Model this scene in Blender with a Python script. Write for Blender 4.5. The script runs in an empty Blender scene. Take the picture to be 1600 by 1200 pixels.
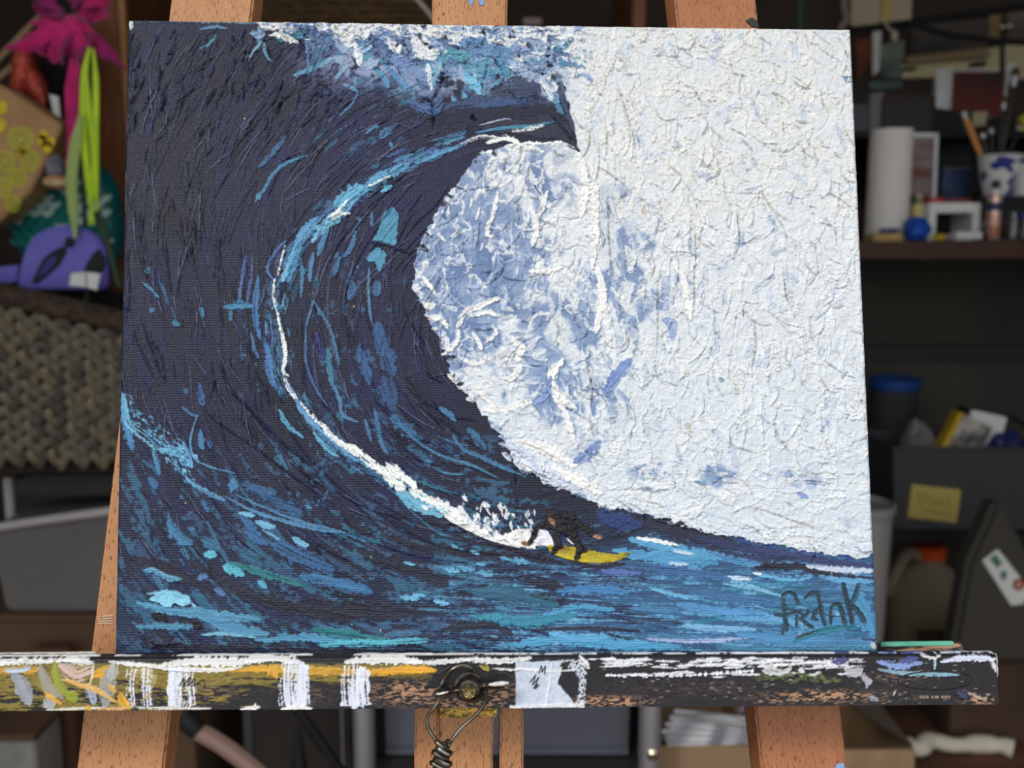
import bpy, bmesh, math, random
import numpy as np
from mathutils import Matrix, Vector

sc = bpy.context.scene
COL = sc.collection
R = math.radians

# ---------------------------------------------------------------- camera, sky, sun, exposure
CAM_Z, PITCH, FPX = 1.05, R(8.343891584), 1500.0
cam = bpy.data.objects.new('camera', bpy.data.cameras.new('camera'))
COL.objects.link(cam)
cam.location = (0, 0, CAM_Z)
cam.rotation_euler = (R(90) - PITCH, 0, 0)
cam.data.sensor_width = 36.0
cam.data.lens = 36.0 * FPX / 1600.0
cam.data.clip_start = 0.02
cam.data.dof.use_dof = True
cam.data.dof.focus_distance = 0.452
cam.data.dof.aperture_fstop = 9.0
sc.camera = cam

world = bpy.data.worlds.new('overcast_sky')
sc.world = world
world.use_nodes = True
_bg = world.node_tree.nodes['Background']
_bg.inputs['Color'].default_value = (0.93, 0.97, 1.0, 1)
_bg.inputs['Strength'].default_value = 1.0

sun = bpy.data.objects.new('hazy_sun', bpy.data.lights.new('hazy_sun', 'SUN'))
COL.objects.link(sun)
sun.data.energy = 1.3
sun.data.color = (1.0, 0.96, 0.9)
sun.data.angle = R(14)
sun.rotation_euler = (Vector((0.55, 0.62, -0.80))).to_track_quat('-Z', 'Y').to_euler()

sc.view_settings.view_transform = 'Standard'
sc.view_settings.look = 'None'
sc.view_settings.gamma = 1.0
sc.view_settings.use_curve_mapping = False
sc.view_settings.exposure = 0.48
sc.cycles.max_bounces = 6

# ---------------------------------------------------------------- helpers
_cp, _sp = math.cos(PITCH), math.sin(PITCH)


def ray(px, py):
    a, b = (px - 800) / FPX, (600 - py) / FPX
    return Vector((a, _cp + b * _sp, -_sp + b * _cp))


def at(px, py, Y):
    """the point of the place at distance Y into the garage that shows at this spot of the photograph"""
    d = ray(px, py)
    return Vector((0, 0, CAM_Z)) + d * (Y / d.y)


def srgb(c):
    c = np.asarray(c, np.float64) / 255.
    return np.where(c <= .04045, c / 12.92, ((c + .055) / 1.055) ** 2.4)


def lin(c): return tuple(float(q) for q in srgb(c)) + (1.0,)


MATS = {}


def mat(name, col, rough=.6, metal=0., col2=None, scale=20., stretch=(1, 1, 1), bump=0., trans=0., spec=.5, ior=1.45, detail=4., sheen=0., alpha=1., contrast=(.35, .65)):
    if name in MATS: return MATS[name]
    m = bpy.data.materials.new(name); m.use_nodes = True; MATS[name] = m
    nt = m.node_tree; N = nt.nodes; L = nt.links; b = N['Principled BSDF']
    b.inputs['Base Color'].default_value = lin(col); b.inputs['Roughness'].default_value = rough
    b.inputs['Metallic'].default_value = metal; b.inputs['Transmission Weight'].default_value = trans
    b.inputs['Specular IOR Level'].default_value = spec; b.inputs['IOR'].default_value = ior
    b.inputs['Sheen Weight'].default_value = sheen; b.inputs['Alpha'].default_value = alpha
    if col2 is not None or bump:
        tc = N.new('ShaderNodeTexCoord'); mp = N.new('ShaderNodeMapping'); nz = N.new('ShaderNodeTexNoise')
        mp.inputs['Scale'].default_value = stretch; nz.inputs['Scale'].default_value = scale; nz.inputs['Detail'].default_value = detail
        L.new(tc.outputs['Object'], mp.inputs['Vector']); L.new(mp.outputs[0], nz.inputs['Vector'])
        if col2 is not None:
            cr = N.new('ShaderNodeValToRGB'); cr.color_ramp.elements[0].position, cr.color_ramp.elements[1].position = contrast
            cr.color_ramp.elements[0].color = lin(col); cr.color_ramp.elements[1].color = lin(col2)
            L.new(nz.outputs['Fac'], cr.inputs['Fac']); L.new(cr.outputs[0], b.inputs['Base Color'])
        if bump:
            bp = N.new('ShaderNodeBump'); bp.inputs['Strength'].default_value = bump; bp.inputs['Distance'].default_value = .01
            L.new(nz.outputs['Fac'], bp.inputs['Height']); L.new(bp.outputs[0], b.inputs['Normal'])
    return m


def nodes(m): return m.node_tree.nodes, m.node_tree.links, m.node_tree.nodes['Principled BSDF']


class MB:
    """collects simple solids and builds them as one mesh object"""

    def __init__(s): s.v = []; s.f = []

    def add(s, v, f):
        o = len(s.v); s.v += [tuple(p) for p in v]; s.f += [tuple(i + o for i in q) for q in f]; return s

    def box(s, lo, hi, M=None):
        v = [Vector((x, y, z)) for z in (lo[2], hi[2]) for y in (lo[1], hi[1]) for x in (lo[0], hi[0])]
        if M is not None: v = [M @ p for p in v]
        return s.add(v, [(0, 2, 3, 1), (4, 5, 7, 6), (0, 1, 5, 4), (2, 6, 7, 3), (0, 4, 6, 2), (1, 3, 7, 5)])

    def lathe(s, prof, n=20, c=(0, 0, 0), M=None):
        v = []; f = []
        for r_, z in prof:
            for k in range(n):
                a = 2 * math.pi * k / n; p = Vector((r_ * math.cos(a) + c[0], r_ * math.sin(a) + c[1], z + c[2])); v.append(M @ p if M is not None else p)
        for i in range(len(prof) - 1):
            for k in range(n):
                k2 = (k + 1) % n; f.append((i * n + k, i * n + k2, (i + 1) * n + k2, (i + 1) * n + k))
        f.append(tuple(range(n))[::-1]); f.append(tuple((len(prof) - 1) * n + k for k in range(n)))
        return s.add(v, f)

    def tube(s, path, rad, n=8, closed=False, flat=1.0):
        P = [Vector(p) for p in path]; m = len(P); v = []; f = []
        rad = rad if isinstance(rad, (list, tuple)) else [rad] * m
        up = None
        for i, p in enumerate(P):
            t = (P[(i + 1) % m] - P[i - 1]) if closed else (P[min(i + 1, m - 1)] - P[max(i - 1, 0)])
            if t.length < 1e-9: t = Vector((0, 0, 1))
            t.normalize()
            if up is None: up = Vector((0, 0, 1)) if abs(t.z) < .9 else Vector((0, 1, 0))
            sd = t.cross(up); sd.normalize(); up = sd.cross(t); up.normalize()
            for k in range(n):
                a = 2 * math.pi * k / n; v.append(p + (sd * math.cos(a) + up * math.sin(a) * flat) * rad[i])
        for i in range(m if closed else m - 1):
            j = (i + 1) % m
            for k in range(n):
                k2 = (k + 1) % n; f.append((i * n + k, i * n + k2, j * n + k2, j * n + k))
        if not closed: f.append(tuple(range(n))[::-1]); f.append(tuple((m - 1) * n + k for k in range(n)))
        return s.add(v, f)

    def prism(s, poly, a, b, M=None):
        """poly in the x-z plane, from y = a to y = b"""
        n = len(poly); v = [Vector((x, a, z)) for x, z in poly] + [Vector((x, b, z)) for x, z in poly]
        if M is not None: v = [M @ p for p in v]
        return s.add(v, [tuple(range(n)), tuple(range(2 * n - 1, n - 1, -1))] + [(i, i + n, (i + 1) % n + n, (i + 1) % n) for i in range(n)])

    def sheet(s, fn, nu, nv, thick=0.0):
        """fn(u, v) -> point; a closed slab when thick is given (offset along y)"""
        g = [[Vector(fn(i / nu, j / nv)) for i in range(nu + 1)] for j in range(nv + 1)]
        w = nu + 1; v = [p for q in g for p in q]; f = [(j * w + i, j * w + i + 1, (j + 1) * w + i + 1, (j + 1) * w + i) for j in range(nv) for i in range(nu)]
        if thick:
            o = len(v); v = v + [p + Vector((0, thick, 0)) for p in v]
            f = f + [tuple(k + o for k in q[::-1]) for q in f]
            rim = [i for i in range(w)] + [j * w + nu for j in range(1, nv + 1)] + [nv * w + i for i in range(nu - 1, -1, -1)] + [j * w for j in range(nv - 1, 0, -1)]
            f += [(rim[k], rim[k] + o, rim[(k + 1) % len(rim)] + o, rim[(k + 1) % len(rim)]) for k in range(len(rim))]
        return s.add(v, f)

    def mesh(s, name, bevel=0., seg=2, angle=38):
        me = bpy.data.meshes.new(name); bm = bmesh.new()
        vs = [bm.verts.new(p) for p in s.v]
        for q in s.f:
            try: bm.faces.new([vs[i] for i in q])
            except ValueError: pass
        bmesh.ops.recalc_face_normals(bm, faces=bm.faces)
        if bevel:
            ed = [e for e in bm.edges if len(e.link_faces) == 2 and e.calc_face_angle(0) > R(40)]
            bmesh.ops.bevel(bm, geom=ed, offset=bevel, segments=seg, affect='EDGES', clamp_overlap=True)
        bm.to_mesh(me); bm.free()
        me.shade_smooth(); me.set_sharp_from_angle(angle=R(angle))
        return me

    def build(s, name, m, parent=None, bevel=0., seg=2, angle=38):
        me = s.mesh(name, bevel, seg, angle); me.materials.append(m)
        return link(bpy.data.objects.new(name, me), parent)


def link(o, parent=None):
    COL.objects.link(o)
    if parent is not None: o.parent = parent
    return o


def tag(o, label, cat, group=None):
    o['label'] = label; o['category'] = cat
    if group: o['group'] = group
    return o


def thing(name, label, cat, loc=(0, 0, 0), group=None, rot=None):
    o = bpy.data.objects.new(name, None); o.empty_display_size = .02; o.location = loc
    if rot is not None: o.rotation_euler = rot
    COL.objects.link(o)
    return tag(o, label, cat, group)


def struct(o): o['kind'] = 'structure'; return o


def curve(pts, n=6):
    P = [Vector(p) for p in pts]
    if len(P) < 3: return P
    q = [2 * P[0] - P[1]] + P + [2 * P[-1] - P[-2]]; out = []
    for i in range(1, len(q) - 2):
        for k in range(n):
            t = k / n
            out.append(.5 * (2 * q[i] + (q[i + 1] - q[i - 1]) * t + (2 * q[i - 1] - 5 * q[i] + 4 * q[i + 1] - q[i + 2]) * t * t + (3 * q[i] - q[i - 1] - 3 * q[i + 1] + q[i + 2]) * t ** 3))
    return out + [P[-1]]


def grid_mesh(name, V, nu, nv, C, m, parent, keep=None):
    """a dense sheet of nu x nv points with a colour per point; keep picks faces"""
    i = np.arange(nu * nv).reshape(nv, nu)
    F = np.stack([i[:-1, :-1], i[:-1, 1:], i[1:, 1:], i[1:, :-1]], -1).reshape(-1, 4)
    if keep is not None:
        F = F[keep.reshape(-1)]; used, inv = np.unique(F, return_inverse=True); F = inv.reshape(-1, 4); V = V[used]; C = C[used]
    me = bpy.data.meshes.new(name)
    me.vertices.add(len(V)); me.vertices.foreach_set('co', np.ascontiguousarray(V, np.float32).ravel())
    me.loops.add(F.size); me.loops.foreach_set('vertex_index', np.ascontiguousarray(F, np.int32).ravel())
    me.polygons.add(len(F)); me.polygons.foreach_set('loop_start', np.arange(0, F.size, 4, dtype=np.int32))
    at_ = me.color_attributes.new('paint', 'FLOAT_COLOR', 'POINT'); at_.data.foreach_set('color', np.ascontiguousarray(C, np.float32).ravel())
    me.update(calc_edges=True); me.shade_smooth(); me.materials.append(m)
    return link(bpy.data.objects.new(name, me), parent)


def homography(src, dst):
    A = []
    for (x, y), (X, Y) in zip(src, dst): A += [[x, y, 1, 0, 0, 0, -X * x, -X * y], [0, 0, 0, x, y, 1, -Y * x, -Y * y]]
    h = np.linalg.solve(np.array(A, float), np.array(dst, float).ravel()); return np.append(h, 1).reshape(3, 3)


def hmap(Hm, x, y):
    w = Hm[2, 0] * x + Hm[2, 1] * y + Hm[2, 2]
    return (Hm[0, 0] * x + Hm[0, 1] * y + Hm[0, 2]) / w, (Hm[1, 0] * x + Hm[1, 1] * y + Hm[1, 2]) / w


def bilin(A, x, y):
    h, w = A.shape[:2]; x = np.clip(x, 0, w - 1.001); y = np.clip(y, 0, h - 1.001)
    xi = x.astype(int); yi = y.astype(int); fx = (x - xi); fy = (y - yi)
    if A.ndim == 3: fx = fx[..., None]; fy = fy[..., None]
    return (A[yi, xi] * (1 - fx) + A[yi, xi + 1] * fx) * (1 - fy) + (A[yi + 1, xi] * (1 - fx) + A[yi + 1, xi + 1] * fx) * fy


# the leaning frame of the easel: x along the tray, y into the easel, z up the canvas; origin at the canvas foot
_a, _b, _c = R(-13.13771876), R(1.9775042), R(0.11158215)
ER = (Matrix.Rotation(_b, 3, 'Z') @ Matrix.Rotation(_a, 3, 'X') @ Matrix.Rotation(_c, 3, 'Y'))
EM = Matrix.Translation((-0.00593507, 0.42383199, CAM_Z - 0.18963224)) @ ER.to_4x4()
EI = EM.inverted()


def on(px, py, y=0.0):
    """(x, z) on the easel's own plane at depth y"""
    o = EI @ Vector((0, 0, CAM_Z)); d = EI.to_3x3() @ ray(px, py); t = (y - o.y) / d.y
    p = o + d * t
    return p.x, p.z

# ---------------------------------------------------------------- the garage
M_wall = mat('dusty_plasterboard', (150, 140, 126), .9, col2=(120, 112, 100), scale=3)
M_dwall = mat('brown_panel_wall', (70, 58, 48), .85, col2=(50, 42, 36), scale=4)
M_floor = mat('worn_brown_floor', (112, 72, 52), .7, col2=(64, 44, 34), scale=5, bump=.1)
M_ceil = mat('bare_ceiling', (96, 84, 70), .9, col2=(74, 64, 54), scale=4)
M_drive = mat('driveway_concrete', (74, 73, 70), .9, col2=(58, 57, 56), scale=6)
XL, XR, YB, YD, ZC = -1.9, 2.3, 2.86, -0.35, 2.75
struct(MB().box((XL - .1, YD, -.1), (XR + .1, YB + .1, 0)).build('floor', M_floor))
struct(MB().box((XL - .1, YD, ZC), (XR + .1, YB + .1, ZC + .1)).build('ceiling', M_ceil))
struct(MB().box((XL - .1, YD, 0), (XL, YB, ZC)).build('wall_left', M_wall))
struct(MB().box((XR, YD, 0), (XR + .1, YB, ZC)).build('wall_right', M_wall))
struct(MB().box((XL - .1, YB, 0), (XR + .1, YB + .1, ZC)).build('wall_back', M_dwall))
struct(MB().box((XL - .1, YD - .1, 2.66), (XR + .1, YD, ZC + .1)).build('trim_1', M_wall))
struct(MB().box((-9, -14, -.12), (9, YD, -.02)).build('driveway', M_drive))

# ---------------------------------------------------------------- easel
def wood(name, c1, c2, fleck, axis_scale=1.0):
    m = mat(name, c1, .55)
    N, L, b = nodes(m)
    tc = N.new('ShaderNodeTexCoord')
    mp = N.new('ShaderNodeMapping'); mp.inputs['Scale'].default_value = (60, 60, 4); L.new(tc.outputs['Object'], mp.inputs[0])
    n1 = N.new('ShaderNodeTexNoise'); n1.inputs['Scale'].default_value = 1.6; n1.inputs['Detail'].default_value = 3; L.new(mp.outputs[0], n1.inputs['Vector'])
    cr = N.new('ShaderNodeValToRGB'); cr.color_ramp.elements[0].position = .3; cr.color_ramp.elements[1].position = .7
    cr.color_ramp.elements[0].color = lin(c1); cr.color_ramp.elements[1].color = lin(c2); L.new(n1.outputs['Fac'], cr.inputs[0])
    mq = N.new('ShaderNodeMapping'); mq.inputs['Scale'].default_value = (1500, 1500, 260); mq.inputs['Rotation'].default_value = (0, R(9), 0); L.new(tc.outputs['Object'], mq.inputs[0])
    n2 = N.new('ShaderNodeTexNoise'); n2.inputs['Scale'].default_value = 1.0; n2.inputs['Detail'].default_value = 1.5; L.new(mq.outputs[0], n2.inputs['Vector'])
    r2 = N.new('ShaderNodeValToRGB'); r2.color_ramp.elements[0].position = .57; r2.color_ramp.elements[1].position = .66
    L.new(n2.outputs['Fac'], r2.inputs[0])
    mx = N.new('ShaderNodeMixRGB'); mx.inputs[2].default_value = lin(fleck); L.new(r2.outputs[0], mx.inputs[0]); L.new(cr.outputs[0], mx.inputs[1]); L.new(mx.outputs[0], b.inputs['Base Color'])
    return m


M_beech = wood('beech_wood', (194, 140, 94), (178, 122, 78), (122, 76, 46))
M_beech2 = wood('reddish_beech_wood', (176, 116, 78), (162, 102, 66), (118, 70, 44))
M_dark = mat('black_stain', (30, 28, 30), .5)
easel = thing('studio_easel', 'beech studio easel with paint-smeared black tray, holding the wave painting', 'easel')
easel.matrix_world = EM


def timber(name, quad, y0, y1, m, lo=-.885, hi=.50, bev=.0012):
    """a straight member through two photo edges: quad = (left top, left low, right top, right low) on the plane y0"""
    (a, b_, c, d) = [on(px, py, y0) for px, py in quad]
    ex = lambda p, q, z: p[0] + (q[0] - p[0]) * (z - p[1]) / (q[1] - p[1])
    poly = [(ex(a, b_, lo), lo), (ex(c, d, lo), lo), (ex(c, d, hi), hi), (ex(a, b_, hi), hi)]
    # own origin at the middle of the member so the grain runs with it
    cx = sum(p[0] for p in poly) / 4; cz = (lo + hi) / 2
    ang = math.atan2((poly[2][0] + poly[3][0] - poly[0][0] - poly[1][0]) / 2, hi - lo)
    T = Matrix.Translation((cx, y0, cz)) @ Matrix.Rotation(ang, 4, 'Y'); Ti = T.inverted()
    v = [Ti @ Vector((x, y, z)) for y in (y0, y1) for x, z in poly]
    mb = MB(); mb.add(v, [(0, 1, 2, 3), (7, 6, 5, 4), (0, 4, 5, 1), (1, 5, 6, 2), (2, 6, 7, 3), (3, 7, 4, 0)])
    o = mb.build(name, m, easel, bevel=bev); o.matrix_local = T
    return o


leg_l = timber('leg', ((267, 0), (130, 1115), (396, 0), (266, 1115)), .021, .040, M_beech)
leg_r = timber('leg', ((1054, 0), (1179, 1105), (1181, 0), (1313, 1105)), .021, .043, M_beech2)
mast = timber('mast', ((675, 0), (685, 1150), (793, 0), (779, 1150)), .021, .038, M_beech, lo=-.02)
timber('slider', ((687, 1112), (686, 1196), (771, 1112), (770, 1196)), .0225, .042, M_beech, lo=-.30, hi=-.012)
timber('side_rail', ((648, 1112), (647, 1196), (686, 1112), (685.5, 1196)), .0225, .046, M_beech, hi=-.012, lo=-.80)
timber('side_rail', ((781, 1112), (780.5, 1196), (818, 1112), (818, 1196)), .0225, .046, M_beech, hi=-.012, lo=-.80)
M_brass = mat('scratched_brass', (186, 150, 70), .3, 1.0, col2=(120, 100, 60), scale=260, bump=.2)
x0, z1 = on(687, 1106, .019); x1, z0 = on(776, 1120, .019)
MB().box((x0, .0185, z0), (x1, .0212, z1 + .004)).build('brass_plate', M_brass, easel, bevel=.0004)
# dried paint on the timbers
M_dry = mat('dried_blue_paint', (128, 160, 205), .5, bump=.3, scale=200)
M_dryblk = mat('dried_black_paint', (42, 42, 46), .45, bump=.3, scale=200)
M_drywht = mat('dried_white_paint', (226, 224, 218), .5, bump=.3, scale=300)


def blob(name, pts, y, t, m, parent=easel, seed=0):
    q = [on(px, py, y) for px, py in pts]; r_ = random.Random(seed)
    poly = []
    for i in range(len(q)):
        a, c = q[i], q[(i + 1) % len(q)]
        for k in range(3): poly.append((a[0] + (c[0] - a[0]) * k / 3 + r_.uniform(-.0003, .0003), a[1] + (c[1] - a[1]) * k / 3 + r_.uniform(-.0003, .0003)))
    return MB().prism(poly, y, y - t).build(name, m, parent, bevel=t * .4, seg=1)


for pts, m, nm in (([(731, -4), (742, -6), (739, 10), (733, 6)], M_dry, 'paint_spot'), ([(747, 0), (755, -2), (756, 10), (749, 9)], M_dry, 'paint_spot'), ([(1165, 32), (1176, 28), (1184, 34), (1186, 44), (1174, 44)], M_dryblk, 'paint_spot'), ([(1304, 1200), (1308, 1192), (1319, 1193), (1321, 1206), (1306, 1207)], M_dry, 'paint_spot')):
    blob(nm, pts, .0212, .0008, m, seed=len(pts) + int(pts[0][0]))
for i in range(4):
    p0 = on(151, 964 + i * 3.6, .0208); p1 = on(177, 962 + i * 4.4, .0208)
    MB().tube([(p0[0], .0209, p0[1]), ((p0[0] + p1[0]) / 2, .0208, p0[1] + .0003), (p1[0], .0209, p1[1])], [.0001, .0004, .0003], 6).build('paint_spot', mat('thin_pale_paint', (196, 172, 150), .6), easel)

# ---------------------------------------------------------------- paint engine
_T = np.random.default_rng(11).random((256, 256)).astype(np.float32)


def vn(x, y, s=0):
    x = np.asarray(x, np.float32) + s * 37.13
    y = np.asarray(y, np.float32) + s * 91.7
    xi = np.floor(x).astype(np.int32); yi = np.floor(y).astype(np.int32)
    fx = x - xi; fy = y - yi
    fx = fx * fx * (3 - 2 * fx); fy = fy * fy * (3 - 2 * fy)
    x0 = xi & 255; x1 = (xi + 1) & 255; y0 = yi & 255; y1 = (yi + 1) & 255
    return (_T[y0, x0] * (1 - fx) + _T[y0, x1] * fx) * (1 - fy) + (_T[y1, x0] * (1 - fx) + _T[y1, x1] * fx) * fy


def fbm(x, y, s=0, o=4):
    a = 0.; n = 0.; k = 1.
    for i in range(o):
        a = a + k * vn(x * 2 ** i, y * 2 ** i, s + i); n += k; k *= .5
    return a / n


def sst(a, b, x):
    t = np.clip((x - a) / (b - a), 0, 1)
    return t * t * (3 - 2 * t)


def smooth_path(pts, step=5.):
    p = np.array(pts, float)
    if len(p) == 2:
        n = max(2, int(np.hypot(*(p[1] - p[0])) / step) + 1)
        t = np.linspace(0, 1, n)[:, None]
        return p[0] * (1 - t) + p[1] * t
    q = np.vstack([2 * p[0] - p[1], p, 2 * p[-1] - p[-2]])
    out = []
    for i in range(1, len(q) - 2):
        n = max(1, int(np.hypot(*(q[i + 1] - q[i])) / step))
        for t in np.arange(n) / n:
            out.append(.5 * (2 * q[i] + (q[i + 1] - q[i - 1]) * t + (2 * q[i - 1] - 5 * q[i] + 4 * q[i + 1] - q[i + 2]) * t * t
                             + (3 * q[i] - q[i - 1] - 3 * q[i + 1] + q[i + 2]) * t ** 3))
    out.append(p[-1])
    return np.array(out)


class Paint:
    """A painted surface: colour C (sRGB 0-1), relief H (in pixels of this surface), part id."""

    def __init__(s, x0, y0, w, h, seed):
        s.x0, s.y0, s.w, s.h = x0, y0, w, h
        s.C = np.zeros((h, w, 3), np.float32); s.H = np.zeros((h, w), np.float32); s.P = np.zeros((h, w), np.uint8)
        s.Y, s.X = np.mgrid[y0:y0 + h, x0:x0 + w].astype(np.float32)
        s.r = np.random.default_rng(seed); s.k = seed * 100

    def box(s, a, b, c, d):
        return (slice(max(0, int(b) - s.y0), min(s.h, int(d) + 1 - s.y0)), slice(max(0, int(a) - s.x0), min(s.w, int(c) + 1 - s.x0)))

    def put(s, B, m, col, h=0., part=None):
        m3 = m[..., None]
        s.C[B] = s.C[B] * (1 - m3) + np.asarray(col, np.float32) * m3
        if part is not None: s.P[B] = np.where(m > .5, part, s.P[B])

    def stroke(s, pts, w, col, a=1., rough=.5, dry=0., h=.8, ridge=.6, taper=.35, streak=.10, flat=.3, part=None):
        """one brush or knife stroke; w half width, dry 0-1 broken coverage, h thickness, ridge raised rim"""
        p = smooth_path(pts); s.k += 1; k = s.k
        wm = w * 1.5 + 4
        B = s.box(p[:, 0].min() - wm, p[:, 1].min() - wm, p[:, 0].max() + wm, p[:, 1].max() + wm)
        x = s.X[B]; y = s.Y[B]
        if x.size == 0: return
        best = np.full(x.shape, 1e9, np.float32); S = np.zeros(x.shape, np.float32); N = np.zeros(x.shape, np.float32)
        L = 0.
        for i in range(len(p) - 1):
            dx, dy = p[i + 1] - p[i]; l = math.hypot(dx, dy)
            if l < 1e-6: continue
            bx = s.box(min(p[i, 0], p[i + 1, 0]) - wm, min(p[i, 1], p[i + 1, 1]) - wm, max(p[i, 0], p[i + 1, 0]) + wm, max(p[i, 1], p[i + 1, 1]) + wm)
            sl = (slice(bx[0].start - B[0].start, bx[0].stop - B[0].start), slice(bx[1].start - B[1].start, bx[1].stop - B[1].start))
            xs = x[sl]; ys = y[sl]
            if xs.size == 0:
                L += l; continue
            t = np.clip(((xs - p[i, 0]) * dx + (ys - p[i, 1]) * dy) / (l * l), 0, 1)
            ex = xs - p[i, 0] - t * dx; ey = ys - p[i, 1] - t * dy
            d = ex * ex + ey * ey
            m = d < best[sl]
            best[sl] = np.where(m, d, best[sl]); S[sl] = np.where(m, L + t * l, S[sl]); N[sl] = np.where(m, (ex * dy - ey * dx) / l, N[sl])
            L += l
        d = np.sqrt(best)
        tt = S / max(L, 1)
        tap = np.clip(np.minimum(tt, 1 - tt) / max(taper, 1e-3), 0, 1) ** .5 * (1 - flat) + flat
        ed = fbm(x / (2.2 + w * .35), y / (2.2 + w * .35), k % 97, 2) - .5
        ww = w * tap * (1 + rough * 1.6 * ed)
        m = sst(-.7, .7, ww - d)
        br = vn(N / 1.6 + 50, S / 45, k % 89)
        if dry > 0:
            g = .55 * br + .45 * fbm(x / 2.6, y / 2.2, k % 83, 2)
            m = m * sst(dry - .09, dry + .09, g + .12 * (1 - d / (w + .1)))
        m = m * a
        c = np.asarray(col, np.float32) / 255.
        cc = c * (1 + streak * 2 * (br - .5))[..., None]
        s.put(B, m, np.clip(cc, 0, 1), part=part)
        rim = np.exp(-((d - ww * .92) / 1.1) ** 2) * (m > .02)
        s.H[B] += m * h * (.55 + .7 * br) + ridge * rim * (.4 + ed * 2.2 + .5 * (N > 0)) * min(1., a + .2)

    def groove(s, pts, w, h, ragged=.5):
        """relief only: a ridge (h > 0) or a crack (h < 0)"""
        p = smooth_path(pts, 4.); s.k += 1; wm = w * 3 + 2
        B = s.box(p[:, 0].min() - wm, p[:, 1].min() - wm, p[:, 0].max() + wm, p[:, 1].max() + wm)
        x = s.X[B]; y = s.Y[B]
        if x.size == 0: return
        best = np.full(x.shape, 1e9, np.float32); T = np.zeros(x.shape, np.float32)
        for i in range(len(p) - 1):
            dx, dy = p[i + 1] - p[i]; l2 = dx * dx + dy * dy
            if l2 < 1e-9: continue
            t = np.clip(((x - p[i, 0]) * dx + (y - p[i, 1]) * dy) / l2, 0, 1)
            d = (x - p[i, 0] - t * dx) ** 2 + (y - p[i, 1] - t * dy) ** 2
            m = d < best; best = np.where(m, d, best); T = np.where(m, (i + t) / (len(p) - 1), T)
        d = np.sqrt(best); tap = np.clip(np.minimum(T, 1 - T) * 5, 0, 1) ** .6
        g = 1 + ragged * 2 * (vn(x / 4, y / 4, s.k % 79) - .5)
        s.H[B] += h * tap * g * np.exp(-(d / (w * (.4 + .6 * tap))) ** 2)

    def patch(s, poly, col, a=1., rough=4., dry=0., h=.8, ridge=.6, streak=.08, part=None):
        """filled outline with a ragged edge"""
        p = np.array(poly, float); s.k += 1; k = s.k
        B = s.box(p[:, 0].min() - rough - 4, p[:, 1].min() - rough - 4, p[:, 0].max() + rough + 4, p[:, 1].max() + rough + 4)
        x = s.X[B]; y = s.Y[B]
        if x.size == 0: return
        ins = np.zeros(x.shape, bool); best = np.full(x.shape, 1e9, np.float32)
        for i in range(len(p)):
            ax, ay = p[i]; bx, by = p[(i + 1) % len(p)]
            c = ((ay > y) != (by > y)) & (x < (bx - ax) * (y - ay) / ((by - ay) if by != ay else 1e-9) + ax)
            ins ^= c
            dx, dy = bx - ax, by - ay; l2 = dx * dx + dy * dy + 1e-9
            t = np.clip(((x - ax) * dx + (y - ay) * dy) / l2, 0, 1)
            best = np.minimum(best, (x - ax - t * dx) ** 2 + (y - ay - t * dy) ** 2)
        sd = np.sqrt(best) * np.where(ins, 1, -1) + rough * 2 * (fbm(x / (3 + rough), y / (3 + rough), k % 71, 3) - .5)
        m = sst(-.7, .7, sd)
        br = fbm(x / 5, y / 5, k % 67, 3)
        if dry > 0: m = m * sst(dry - .08, dry + .08, fbm(x / 2.5, y / 2.3, k % 61, 3) + np.clip(sd, 0, 12) * .012)
        m = m * a
        c = np.asarray(col, np.float32) / 255.
        s.put(B, m, np.clip(c * (1 + streak * 2 * (br - .5))[..., None], 0, 1), part=part)
        s.H[B] += m * h * (.5 + br) + ridge * np.exp(-((sd - 1.2) / 1.2) ** 2) * (.3 + br)
        return B, m


def flow(x, y):
    """direction of the brushwork round the barrel of the wave, level in the flat water"""
    dx, dy = x - 800., (y - 500. + 170. * min(1., max(0., (560 - x) / 320.)) * min(1., max(0., (620 - y) / 200.))) / .95
    a = math.atan2(-dx, dy)                      # tangent, pointing down on the left side
    vx, vy = math.cos(a), math.sin(a)
    if x < 800: vx, vy = -vx, -vy
    if vy < 0 and x < 800 and y > 0: vx, vy = -vx, -vy
    if y > 820:
        t = min(1., (y - 820) / 90.) * min(1., max(0., (x - 300) / 300.))
        if vx < 0: vx, vy = -vx, -vy
        vx, vy = vx * (1 - t) + t, vy * (1 - t) + .05 * t
    n = math.hypot(vx, vy) + 1e-9
    return vx / n, vy / n


def flow_path(x, y, L, r, wob=.12):
    pts = [(x, y)]; n = 5; o = r.normal(0, wob)
    for i in range(n):
        vx, vy = flow(x, y); c, q = math.cos(o), math.sin(o)
        x, y = x + (vx * c - vy * q) * L / n, y + (vx * q + vy * c) * L / n
        pts.append((x, y))
    return pts


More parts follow.
